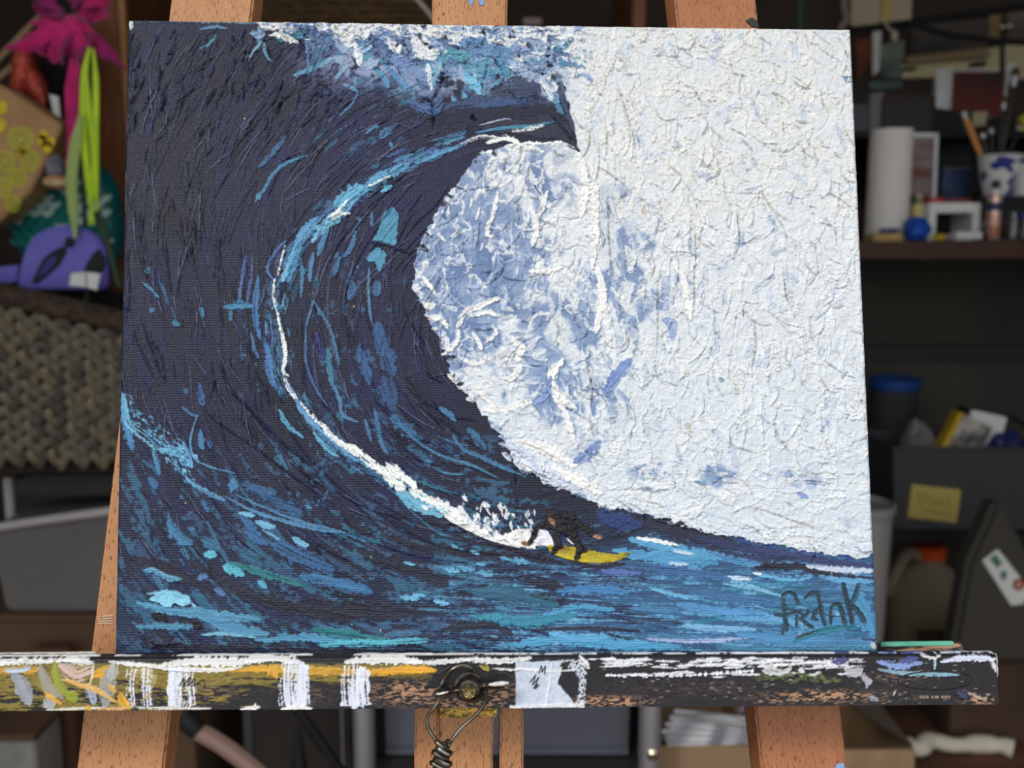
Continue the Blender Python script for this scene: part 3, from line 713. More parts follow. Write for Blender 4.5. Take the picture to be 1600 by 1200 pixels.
    for i in range(620):
        x = r.uniform(400, 905); y = 34 + abs(r.normal(0, 1)) * (16 + 46 * sst(520, 700, x))
        lim = 62 + 60 * sst(480, 700, x) + 20 * sst(800, 880, x)
        if y > lim + r.normal(0, 10): continue
        q = r.random() * .9 + .5 * (y - 34) / max(lim - 34, 1) - .15 * (y < 56)
        col = dirty((232, 233, 231), 6) if q < .55 else dirty((150, 170, 202), 14) if q < .8 else dirty((98, 124, 166), 14) if q < 1.05 else dirty((76, 138, 164), 12)
        a = r.uniform(0, 6.3); L = r.uniform(6, 30)
        S.stroke([(x, y), (x + L * .5 * math.cos(a), y + L * .4 * math.sin(a)), (x + L * math.cos(a + .7), y + L * .6 * math.sin(a + .7))], r.uniform(1.2, 5), col, a=.85, rough=1, dry=r.uniform(.15, .5), h=.8, ridge=.8, streak=.05)
    for pts, w, col, dr in (([(470, 45), (500, 58), (520, 70)], 9, (96, 120, 160), .35), ([(430, 52), (452, 62), (466, 66)], 5, (238, 238, 232), .1), ([(520, 40), (540, 62), (556, 72)], 8, (238, 238, 234), .25), ([(556, 70), (560, 88), (562, 102)], 6, (228, 230, 232), .3), ([(536, 44), (570, 40), (600, 42)], 5, (236, 238, 240), .3),
                            ([(585, 60), (600, 78), (596, 90)], 12, (88, 112, 158), .35), ([(620, 90), (645, 110), (665, 128)], 16, (112, 136, 182), .42), ([(600, 100), (628, 130), (640, 142)], 4, (88, 140, 190), .3), ([(668, 100), (672, 120), (674, 140)], 5, (226, 228, 230), .4), ([(645, 60), (660, 80), (680, 90)], 10, (232, 234, 234), .3),
                            ([(692, 80), (682, 110), (676, 135)], 6, (120, 170, 196), .4), ([(720, 70), (760, 75), (800, 88)], 14, (98, 136, 176), .36), ([(700, 80), (715, 88), (735, 86)], 9, (80, 146, 160), .35), ([(720, 100), (745, 104), (768, 98)], 10, (92, 146, 176), .36), ([(780, 90), (790, 110), (786, 130)], 8, (84, 140, 170), .4),
                            ([(728, 118), (742, 134), (750, 146)], 8, (118, 184, 214), .2), ([(715, 125), (722, 138)], 7, (46, 50, 68), .2), ([(756, 150), (758, 128), (764, 112)], 2.4, (110, 164, 196), .1), ([(766, 140), (776, 132), (786, 128)], 2.5, (96, 160, 190), .2), ([(724, 146), (728, 154)], 5, (96, 160, 194), .3), ([(706, 152), (712, 158)], 5, (92, 156, 190), .4),
                            ([(770, 140), (810, 135), (845, 140)], 13, (58, 66, 92), .38), ([(800, 100), (830, 115), (850, 128)], 10, (168, 182, 210), .4), ([(846, 126), (860, 148), (872, 160)], 8, (218, 224, 230), .4), ([(862, 118), (868, 126)], 3.4, (48, 56, 72), .1), ([(866, 148), (872, 168), (880, 178)], 4, (84, 142, 176), .25), ([(872, 138), (884, 170), (897, 205)], 3.5, (62, 76, 104), .3),
                            ([(640, 160), (672, 172), (690, 160)], 10, (74, 104, 150), .5), ([(700, 165), (750, 160), (820, 158)], 9, (60, 82, 124), .5), ([(590, 110), (604, 128), (606, 138)], 5, (84, 146, 184), .3)):
        S.stroke(pts, w, col, a=.9, rough=.9, dry=dr, h=.8, ridge=.7)
    for pts, w, h in (([(688, 80), (693, 100), (692, 122), (684, 142), (672, 160)], 2, -4.5), ([(655, 148), (664, 158), (675, 160), (678, 200)], 1.8, -4), ([(762, 96), (760, 112), (756, 128)], 1.7, -4), ([(775, 100), (786, 112), (788, 122)], 1.4, -3), ([(740, 178), (738, 184), (746, 190)], 1.8, -4), ([(812, 92), (820, 106), (842, 114), (850, 118)], 1.7, -4), ([(408, 52), (414, 70), (426, 96)], 2, -3), ([(460, 60), (478, 80), (480, 104)], 2, -3.4), ([(680, 60), (708, 72), (732, 78)], 1.7, 3), ([(430, 45), (450, 60), (468, 62)], 2, 3), ([(860, 180), (880, 200), (898, 225)], 1.6, -3)):
        S.groove(pts, w, h)
    # dark hook of the lip
    S.patch([(740, 196), (800, 186), (860, 180), (888, 196), (902, 234), (872, 218), (838, 214), (800, 208), (760, 208)], (46, 48, 66), rough=4, dry=.22, h=.4, ridge=.5)
    S.stroke([(742, 208), (790, 200), (830, 197), (868, 190)], 2.6, (78, 140, 172), dry=.25); S.stroke([(750, 196), (790, 186), (800, 188)], 1.4, (166, 180, 200), dry=.2)
    # --- bright rim of the tube
    rim = [(868, 222), (835, 214), (790, 212), (735, 218), (690, 234), (650, 252), (606, 274), (566, 298), (528, 330), (494, 356), (464, 392), (446, 430), (436, 470), (438, 520), (446, 560), (454, 600), (474, 640), (506, 676), (546, 710), (586, 738), (622, 764), (660, 790), (702, 812), (746, 833), (790, 850), (815, 856)]
    for i in range(260):
        k = int(r.integers(3, 20)); x, y = rim[k]; x2, y2 = rim[k + 1]; t = r.random(); o = r.normal(0, 9 if 4 < k < 15 else 6) + (6 if k < 9 else 5 if k < 15 else 0)
        vx, vy = x2 - x, y2 - y; l = math.hypot(vx, vy); px_, py_ = x + vx * t - vy / l * o, y + vy * t + vx / l * o
        L = r.uniform(10, 40); vx, vy = vx / l, vy / l
        S.stroke([(px_, py_), (px_ + vx * L, py_ + vy * L)], r.uniform(1, 4.2), dirty(pick((LITE if abs(o) < 8 and k < 12 else []) + BLUE + [(84, 112, 164)]), 10), a=.8, rough=.9, dry=r.uniform(.35, .56), h=.6, ridge=.5)
    for pts, w, col, dr in (([(640, 256), (606, 276), (566, 300), (530, 330), (506, 350)], 8, (94, 152, 188), .36), ([(565, 292), (545, 306), (524, 322)], 11, (104, 168, 200), .28), ([(550, 318), (528, 338), (505, 358), (488, 378)], 8, (116, 176, 206), .36), ([(496, 340), (474, 362), (462, 384)], 6, (92, 150, 190), .3),
                            ([(464, 386), (450, 420), (440, 440)], 6, (120, 180, 212), .3), ([(470, 380), (462, 405), (450, 440)], 6, (84, 146, 186), .3), ([(430, 440), (418, 420), (434, 390), (448, 376)], 3, (84, 120, 170), .42), ([(612, 290), (604, 296), (596, 300)], 4, (98, 180, 206), .15), ([(650, 255), (690, 238), (730, 224)], 4, (96, 150, 190), .35),
                            ([(456, 610), (480, 652), (520, 690), (560, 722)], 5, (104, 156, 196), .38), ([(436, 640), (450, 665), (474, 684)], 4, (90, 160, 194), .3), ([(490, 676), (510, 700), (530, 714)], 4, (104, 172, 204), .25), ([(620, 762), (650, 788), (690, 806)], 10, (120, 184, 212), .25), ([(640, 770), (680, 790), (700, 800)], 6, (98, 170, 204), .2)):
        S.stroke(pts, w, col, a=.95, rough=.8, dry=dr, h=.9, ridge=.7)
    for pts, w, dr in (([(545, 312), (530, 330), (512, 342)], 3, .42), ([(610, 276), (590, 286), (572, 294)], 3, .45), ([(548, 334), (530, 336), (520, 345)], 3, .3), ([(446, 384), (440, 410), (434, 436)], 2.2, .54), ([(430, 436), (428, 462), (434, 490), (440, 520)], 2.8, .5), ([(436, 500), (443, 530), (446, 560), (442, 580), (452, 588)], 3.8, .44), ([(444, 580), (450, 604), (466, 626)], 4, .48), ([(470, 628), (488, 650), (512, 672)], 3.2, .44),
                       ([(500, 660), (520, 682), (545, 700), (560, 712)], 6, .46), ([(545, 695), (570, 716), (596, 734)], 7, .44), ([(590, 728), (612, 748), (632, 766)], 9, .3), ([(604, 724), (620, 738), (650, 762)], 8, .34), ([(640, 766), (690, 790), (730, 812)], 8, .28), ([(690, 800), (730, 826), (780, 846), (812, 854)], 6, .22), ([(700, 806), (740, 820), (790, 842)], 7, .2),
                       ([(660, 790), (668, 798)], 3, .1), ([(760, 224), (790, 216), (815, 226)], 4.5, .3), ([(800, 206), (830, 202), (850, 196)], 3, .42), ([(720, 226), (750, 214), (780, 216)], 3, .45), ([(796, 228), (830, 232), (850, 238)], 4, .4), ([(815, 224), (850, 226), (876, 224), (898, 232)], 3.5, .4)):
        S.stroke(pts, w, (240, 241, 238), a=.97, rough=.9, dry=dr, h=1.4, ridge=1.0, streak=.03)
    # splash behind the surfer
    for i in range(70):
        x = r.uniform(695, 850); y = 858 - (858 - (776 + (x - 695) * .22)) * r.random() ** .9 - 2
        if y > 812 + (x - 695) * .30 + 8: continue
        S.stroke([(x, y), (x - r.uniform(-4, 9), y - r.uniform(4, 15))], r.uniform(1.2, 4.5), dirty((232, 234, 236), 8), a=.92, rough=.9, dry=r.uniform(.1, .42), h=1.1, ridge=.9)
    for i in range(26):
        x = r.uniform(745, 830); y = r.uniform(803, 838)
        S.stroke([(x, y), (x + r.uniform(-6, 6), y + r.uniform(2, 8))], r.uniform(1, 2.6), dirty((96, 112, 146), 18), a=.8, dry=.3)
    S.patch([(780, 838), (815, 826), (836, 830), (850, 846), (836, 856), (800, 854)], (236, 234, 232), rough=4, dry=.22, h=1)
    S.patch([(834, 832), (852, 826), (868, 846), (880, 850), (860, 856), (840, 852)], (228, 228, 236), rough=3, h=.8)
    S.stroke([(886, 842), (900, 850), (912, 858)], 3, (228, 230, 236), dry=.3)
    for pts in ([(690, 838), (740, 848), (800, 860), (850, 875)], [(750, 846), (820, 862), (880, 880)], [(700, 815), (760, 845), (815, 858)]):
        S.stroke(pts, 2.6, (40, 40, 56), a=.9, dry=.2, h=.6, ridge=.8)
    for x, y, w in ((710, 852, 5), (722, 857, 4), (742, 862, 7), (706, 890, 12), (730, 888, 12), (752, 882, 8), (790, 872, 9), (812, 876, 14), (640, 880, 9), (640, 935, 14), (655, 930, 10), (690, 940, 12), (770, 965, 14), (760, 895, 16)):
        S.stroke([(x - w, y - 1), (x + w, y + r.uniform(0, 4))], max(2.5, w * .32), dirty((104, 172, 208), 10), a=.9, rough=1, dry=.3, h=.7)
    # --- flat water on the right: level strokes under the foam
    for pts, w, col, dr in (([(985, 812), (1040, 824), (1100, 842), (1150, 852)], 13, (44, 46, 64), .12), ([(935, 800), (960, 812), (1000, 822)], 12, (46, 62, 112), .25), ([(1080, 838), (1160, 856), (1240, 868), (1300, 876)], 7, (52, 60, 96), .3), ([(1180, 858), (1280, 876), (1366, 884)], 6, (58, 66, 104), .3), ([(1120, 862), (1180, 872), (1240, 872)], 6, (50, 58, 88), .35),
                            ([(985, 842), (1060, 862), (1130, 870)], 9, (92, 162, 204), .34), ([(960, 860), (1040, 874), (1120, 880)], 9, (84, 150, 194), .36), ([(1105, 862), (1160, 878), (1210, 884)], 5, (84, 140, 186), .36), ([(1180, 886), (1250, 886), (1300, 898), (1360, 906)], 6, (44, 44, 60), .1), ([(1190, 882), (1230, 886)], 5, (42, 42, 58), .1),
                            ([(1260, 884), (1310, 890), (1368, 892)], 5, (206, 214, 234), .36), ([(1180, 896), (1240, 904), (1270, 900)], 5, (108, 172, 212), .38), ([(1280, 900), (1320, 908), (1366, 908)], 5, (104, 164, 206), .38), ([(995, 840), (1030, 846), (1060, 852)], 3.4, (236, 238, 238), .3), ([(1050, 860), (1085, 866)], 2.4, (210, 220, 234), .4), ([(1045, 880), (1075, 882)], 3, (196, 214, 232), .42),
                            ([(1130, 902), (1175, 905)], 3, (204, 216, 232), .35), ([(1176, 895), (1190, 897)], 2.4, (216, 224, 234), .3), ([(1095, 900), (1150, 910), (1220, 930)], 3, (124, 184, 216), .4), ([(1130, 912), (1180, 920), (1222, 932)], 3, (128, 186, 216), .35), ([(1015, 918), (1060, 930), (1100, 934)], 4, (106, 174, 212), .42), ([(980, 885), (1060, 892), (1140, 905)], 8, (64, 104, 152), .42),
                            ([(1060, 945), (1120, 955), (1200, 960)], 8, (84, 142, 192), .38), ([(1120, 965), (1180, 968), (1230, 966)], 6, (100, 160, 206), .4), ([(1065, 978), (1130, 982), (1180, 984)], 5, (122, 172, 212), .42), ([(1010, 998), (1080, 1002), (1180, 996)], 3.4, (166, 178, 216), .4), ([(800, 1008), (880, 1000), (960, 1006), (1060, 1012)], 9, (86, 160, 202), .3), ([(860, 990), (900, 998), (950, 995)], 7, (96, 166, 208), .36),
                            ([(745, 962), (800, 970), (850, 968), (900, 960)], 9, (58, 134, 160), .3), ([(740, 925), (800, 930), (870, 945)], 12, (52, 100, 126), .3), ([(850, 960), (910, 950), (960, 952)], 6, (80, 150, 192), .36), ([(870, 925), (930, 920), (980, 925)], 8, (70, 126, 176), .38), ([(905, 868), (950, 892), (1000, 896)], 6, (92, 116, 176), .42), ([(990, 950), (1060, 955)], 5, (74, 124, 168), .38),
                            ([(1080, 925), (1150, 935), (1215, 945)], 8, (66, 110, 156), .34), ([(1150, 990), (1230, 1000), (1360, 1005)], 10, (80, 136, 180), .3), ([(1120, 1012), (1240, 1015), (1366, 1014)], 6, (84, 142, 176), .3), ([(1330, 930), (1350, 960), (1366, 990)], 14, (78, 142, 184), .32), ([(1250, 960), (1300, 970), (1340, 972)], 14, (76, 132, 178), .3)):
        S.stroke(pts, w, col, a=.95, rough=.9, dry=dr, h=.45, ridge=.45)
    # --- the surfer
    SU, BD, SG = 1, 2, 3
    S.stroke([(886, 872), (905, 880), (940, 886), (975, 880)], 3.5, (46, 44, 64), dry=.2)
    S.patch([(853, 853), (866, 851), (884, 853), (905, 856), (935, 862), (962, 866), (974, 863), (984, 863), (982, 868), (970, 874), (950, 880), (930, 880), (905, 878), (880, 872), (862, 866)], (176, 158, 46), rough=1.6, h=.9, ridge=.5, streak=.16, part=BD)
    S.stroke([(870, 867), (910, 873), (960, 873)], 4, (198, 182, 44), a=.8, dry=.3, part=BD); S.stroke([(874, 858), (890, 858)], 4, (140, 110, 44), a=.8, dry=.35, part=BD); S.stroke([(974, 867), (983, 864)], 2, (120, 112, 50), a=.9, part=BD)
    blk = (30, 29, 33)
    for pts, w in (([(852, 822), (866, 812), (884, 810), (898, 814)], 8), ([(860, 808), (880, 804), (896, 808)], 5), ([(848, 818), (838, 826), (834, 838)], 5), ([(836, 832), (830, 844), (826, 850)], 3.8), ([(896, 812), (910, 822), (922, 830), (930, 838)], 5), ([(866, 818), (888, 826), (896, 832)], 9), ([(874, 822), (868, 838), (872, 850)], 6), ([(884, 828), (898, 842), (908, 858)], 6.5), ([(872, 848), (866, 860), (864, 863)], 4.5), ([(906, 856), (902, 868), (900, 872)], 4.6), ([(904, 862), (916, 860)], 3.4), ([(866, 856), (878, 854)], 3.6)):
        S.stroke(pts, w, blk, rough=.3, h=.9, ridge=.7, taper=.12, flat=.75, part=SU)
    S.stroke([(852, 802), (860, 800), (866, 804)], 6.5, (34, 29, 28), rough=.4, h=.8, part=SU); S.stroke([(850, 806), (852, 812)], 3.5, (34, 29, 28), part=SU)
    S.stroke([(857, 810), (862, 814), (866, 820)], 4, (150, 112, 88), rough=.3, h=.5, part=SU); S.stroke([(866, 812), (867, 817)], 1.5, (112, 80, 66), h=.2, part=SU); S.stroke([(863, 818), (867, 822)], 1.6, (176, 130, 108), h=.2, part=SU)
    S.stroke([(927, 838), (934, 839), (939, 841)], 3.4, (184, 134, 106), rough=.4, h=.6, part=SU); S.stroke([(815, 848), (822, 850), (825, 852)], 3.4, (146, 108, 78), rough=.4, h=.6, part=SU)
    for i in range(40):
        x, y = r.uniform(850, 905), r.uniform(806, 845); iy, ix = int(y) - S.y0, int(x) - S.x0
        if S.P[iy, ix] == SU and S.C[iy, ix, 0] < .2: S.groove([(x, y), (x + r.uniform(-6, 6), y + r.uniform(-2, 9))], 1, 1.2)
    # --- the signature in dark teal
    g = (44, 66, 80)
    for pts, w in (([(1224, 936), (1225, 960), (1227, 975), (1222, 988)], 3.4), ([(1227, 965), (1230, 986)], 2.2), ([(1222, 930), (1232, 925), (1240, 928), (1246, 942)], 3), ([(1210, 960), (1222, 962), (1244, 956), (1258, 962)], 2.6), ([(1262, 952), (1262, 958), (1252, 964)], 2.4), ([(1245, 962), (1244, 978)], 2.2), ([(1250, 966), (1262, 976), (1270, 981)], 3.2),
                   ([(1258, 934), (1266, 927), (1277, 926), (1280, 938), (1282, 948), (1274, 956), (1270, 966), (1276, 968)], 3.4), ([(1282, 946), (1284, 960), (1289, 977)], 3.4), ([(1298, 974), (1298, 954), (1302, 944)], 3), ([(1302, 944), (1310, 944), (1316, 958), (1320, 976)], 3.6),
                   ([(1317, 912), (1322, 934), (1328, 956), (1331, 974)], 4.2), ([(1341, 914), (1336, 930), (1330, 942)], 3.6), ([(1332, 946), (1342, 958), (1351, 972)], 4.2), ([(1226, 951), (1262, 955), (1300, 962), (1318, 964)], .9)):
        S.stroke(pts, w, g, rough=.35, h=-.3, ridge=1.2, taper=.15, flat=.7, streak=.25, part=SG)
    S.stroke([(1239, 1002), (1262, 992), (1290, 984), (1320, 980), (1342, 982)], 4.4, (50, 118, 138), rough=.3, dry=.15, h=.3, ridge=1.2, part=SG); S.stroke([(1242, 996), (1270, 987)], 1.8, (58, 62, 66), h=.2)
    S.stroke([(1306, 957), (1310, 961)], 3, (124, 182, 212), h=0, part=SG)
    # worn pale edges of the cloth, specks
    S.stroke([(205, 1025), (420, 1027), (700, 1026), (1000, 1024), (1372, 1020)], 1.6, (206, 200, 186), dry=.3, h=0, ridge=0, taper=.01); S.stroke([(1362, 1004), (1368, 1014)], 5, (196, 200, 196), dry=.5, h=.2)
    S.stroke([(1345, 330), (1357, 600), (1370, 900), (1373, 1018)], 1, (204, 210, 208), dry=.48, h=0, ridge=0, taper=.01); S.stroke([(184, 760), (181, 900), (179, 1015)], 1.2, (188, 190, 190), dry=.52, h=0, ridge=0, taper=.01)
    for x, y in ((550, 976), (580, 870), (595, 985), (553, 479), (290, 786), (383, 186), (870, 1005)): S.stroke([(x - 1, y), (x + 1, y)], 1.6, (226, 214, 190), h=.6)
    return S
# ---------------------------------------------------------------- the painting
def paint_material(name, weave, rough, relief=1.0):
    m = bpy.data.materials.new(name); m.use_nodes = True
    N, L, b = nodes(m)
    a = N.new('ShaderNodeAttribute'); a.attribute_name = 'paint'
    L.new(a.outputs['Color'], b.inputs['Base Color']); b.inputs['Roughness'].default_value = rough; b.inputs['Specular IOR Level'].default_value = .3
    tc = N.new('ShaderNodeTexCoord'); nz = N.new('ShaderNodeTexNoise'); nz.inputs['Scale'].default_value = 2400; nz.inputs['Detail'].default_value = 2
    L.new(tc.outputs['Object'], nz.inputs['Vector'])
    h = nz.outputs['Fac']
    if weave:
        sp = N.new('ShaderNodeSeparateXYZ'); L.new(tc.outputs['Object'], sp.inputs[0])
        n3 = N.new('ShaderNodeTexNoise'); n3.inputs['Scale'].default_value = 420; n3.inputs['Detail'].default_value = 2; L.new(tc.outputs['Object'], n3.inputs['Vector'])
        outs = []
        for ax, pitch in (('X', .00098), ('Z', .00116)):
            mu = N.new('ShaderNodeMath'); mu.operation = 'MULTIPLY'; mu.inputs[1].default_value = 2 * math.pi / pitch; L.new(sp.outputs[ax], mu.inputs[0])
            ph = N.new('ShaderNodeMath'); ph.operation = 'MULTIPLY_ADD'; ph.inputs[1].default_value = 5.0; L.new(n3.outputs['Fac'], ph.inputs[0]); L.new(mu.outputs[0], ph.inputs[2]); sn = N.new('ShaderNodeMath'); sn.operation = 'SINE'; L.new(ph.outputs[0], sn.inputs[0]); outs.append(sn)
        ad = N.new('ShaderNodeMath'); ad.operation = 'MULTIPLY_ADD'; ad.inputs[1].default_value = 1.5; L.new(outs[1].outputs[0], ad.inputs[0]); L.new(outs[0].outputs[0], ad.inputs[2])
        mw = N.new('ShaderNodeMath'); mw.operation = 'MULTIPLY'; L.new(ad.outputs[0], mw.inputs[0]); L.new(a.outputs['Alpha'], mw.inputs[1])
        sm = N.new('ShaderNodeMath'); sm.operation = 'MULTIPLY_ADD'; sm.inputs[1].default_value = 4.0; L.new(nz.outputs['Fac'], sm.inputs[0]); L.new(mw.outputs[0], sm.inputs[2]); h = sm.outputs[0]
    bp = N.new('ShaderNodeBump'); bp.inputs['Strength'].default_value = .5; bp.inputs['Distance'].default_value = .00011 * relief
    L.new(h, bp.inputs['Height']); L.new(bp.outputs[0], b.inputs['Normal'])
    return m


M_paint = paint_material('acrylic_on_cloth', True, .42)
PS = paint_wave()
art = thing('wave_painting', 'impasto painting of a breaking blue wave with white foam and a surfer', 'painting')
art.matrix_world = EM
CPX = [(199, 30), (1330, 45), (1373, 1021), (178, 1027)]
CQ = [on(x, y, 0) for x, y in CPX]
Hm = homography(CQ, CPX)
NU, NV = 1150, 970
ss, tt_ = np.meshgrid(np.linspace(0, 1, NU), np.linspace(0, 1, NV))
q = np.array(CQ)
XY = (q[0][None, None] * (1 - ss)[..., None] + q[1][None, None] * ss[..., None]) * (1 - tt_)[..., None] + (q[3][None, None] * (1 - ss)[..., None] + q[2][None, None] * ss[..., None]) * tt_[..., None]
px_, py_ = hmap(Hm, XY[..., 0], XY[..., 1])
gx, gy = px_ - PS.x0, py_ - PS.y0
Cc = srgb(bilin(PS.C, gx, gy) * 255.); Hh = bilin(PS.H, gx, gy)
edge = np.minimum(np.minimum(ss * .356, (1 - ss) * .356), np.minimum(tt_ * .304, (1 - tt_) * .304))
rr = .0022; dd = np.clip(rr - edge, 0, rr); rnd = rr - np.sqrt(np.maximum(rr * rr - dd * dd, 0))
fade = np.clip(edge / .0015, 0, 1)
HSC = .000306 * 1.25
Yd = rnd - Hh * HSC * (.25 + .75 * fade)
V = np.stack([XY[..., 0], Yd, XY[..., 1]], -1)
weave = np.clip(.8 - np.maximum(Hh, 0) * .28, .05, .55)
C4 = np.concatenate([Cc, weave[..., None]], -1)
part = PS.P[np.clip(np.round(gy).astype(int), 0, PS.h - 1), np.clip(np.round(gx).astype(int), 0, PS.w - 1)]
pf = part[:-1, :-1]
Vf, Cf = V.reshape(-1, 3), C4.reshape(-1, 4)
grid_mesh('painted_cloth', Vf, NU, NV, Cf, M_paint, art, pf == 0)
o = grid_mesh('painted_surfer', Vf, NU, NV, Cf, M_paint, art, pf == 1); o['label'] = 'small crouching surfer in a black wetsuit painted on the wave'
o = grid_mesh('painted_surfboard', Vf, NU, NV, Cf, M_paint, art, pf == 2); o['label'] = 'yellow surfboard painted under the surfer'
o = grid_mesh('signature', Vf, NU, NV, Cf, M_paint, art, pf == 3); o['label'] = 'dark teal painted signature in the lower right corner'
loop = np.concatenate([np.arange(NU), np.arange(1, NV) * NU + NU - 1, (NV - 1) * NU + np.arange(NU - 2, -1, -1), np.arange(NV - 2, -1, -1) * NU])
b0 = Vf[loop]; rows = [b0]; cen = b0.mean(0)
for y in (.0035, .010, .0178):
    p = b0.copy(); p[:, 1] = y; rows.append(p)
Vs = np.concatenate(rows); Cs = np.concatenate([Cf[loop]] * 4)
grid_mesh('cloth_side', Vs, len(loop), 4, Cs, M_paint, art)
M_pine = mat('raw_pine', (206, 176, 132), .7, col2=(190, 158, 112), scale=30, stretch=(1, 1, 8))
xs = (max(CQ[0][0], CQ[3][0]) + .002, min(CQ[1][0], CQ[2][0]) - .002); zt = min(CQ[0][1], CQ[1][1]) - .003; zb = max(CQ[2][1], CQ[3][1]) + .003
for lo, hi in (((xs[0], .006, zb), (xs[0] + .032, .0176, zt)), ((xs[1] - .032, .006, zb), (xs[1], .0176, zt)), ((xs[0] + .032, .006, zt - .032), (xs[1] - .032, .0176, zt)), ((xs[0] + .032, .006, zb), (xs[1] - .032, .0176, zb + .032))):
    MB().box(lo, hi).build('stretcher_bar', M_pine, art)

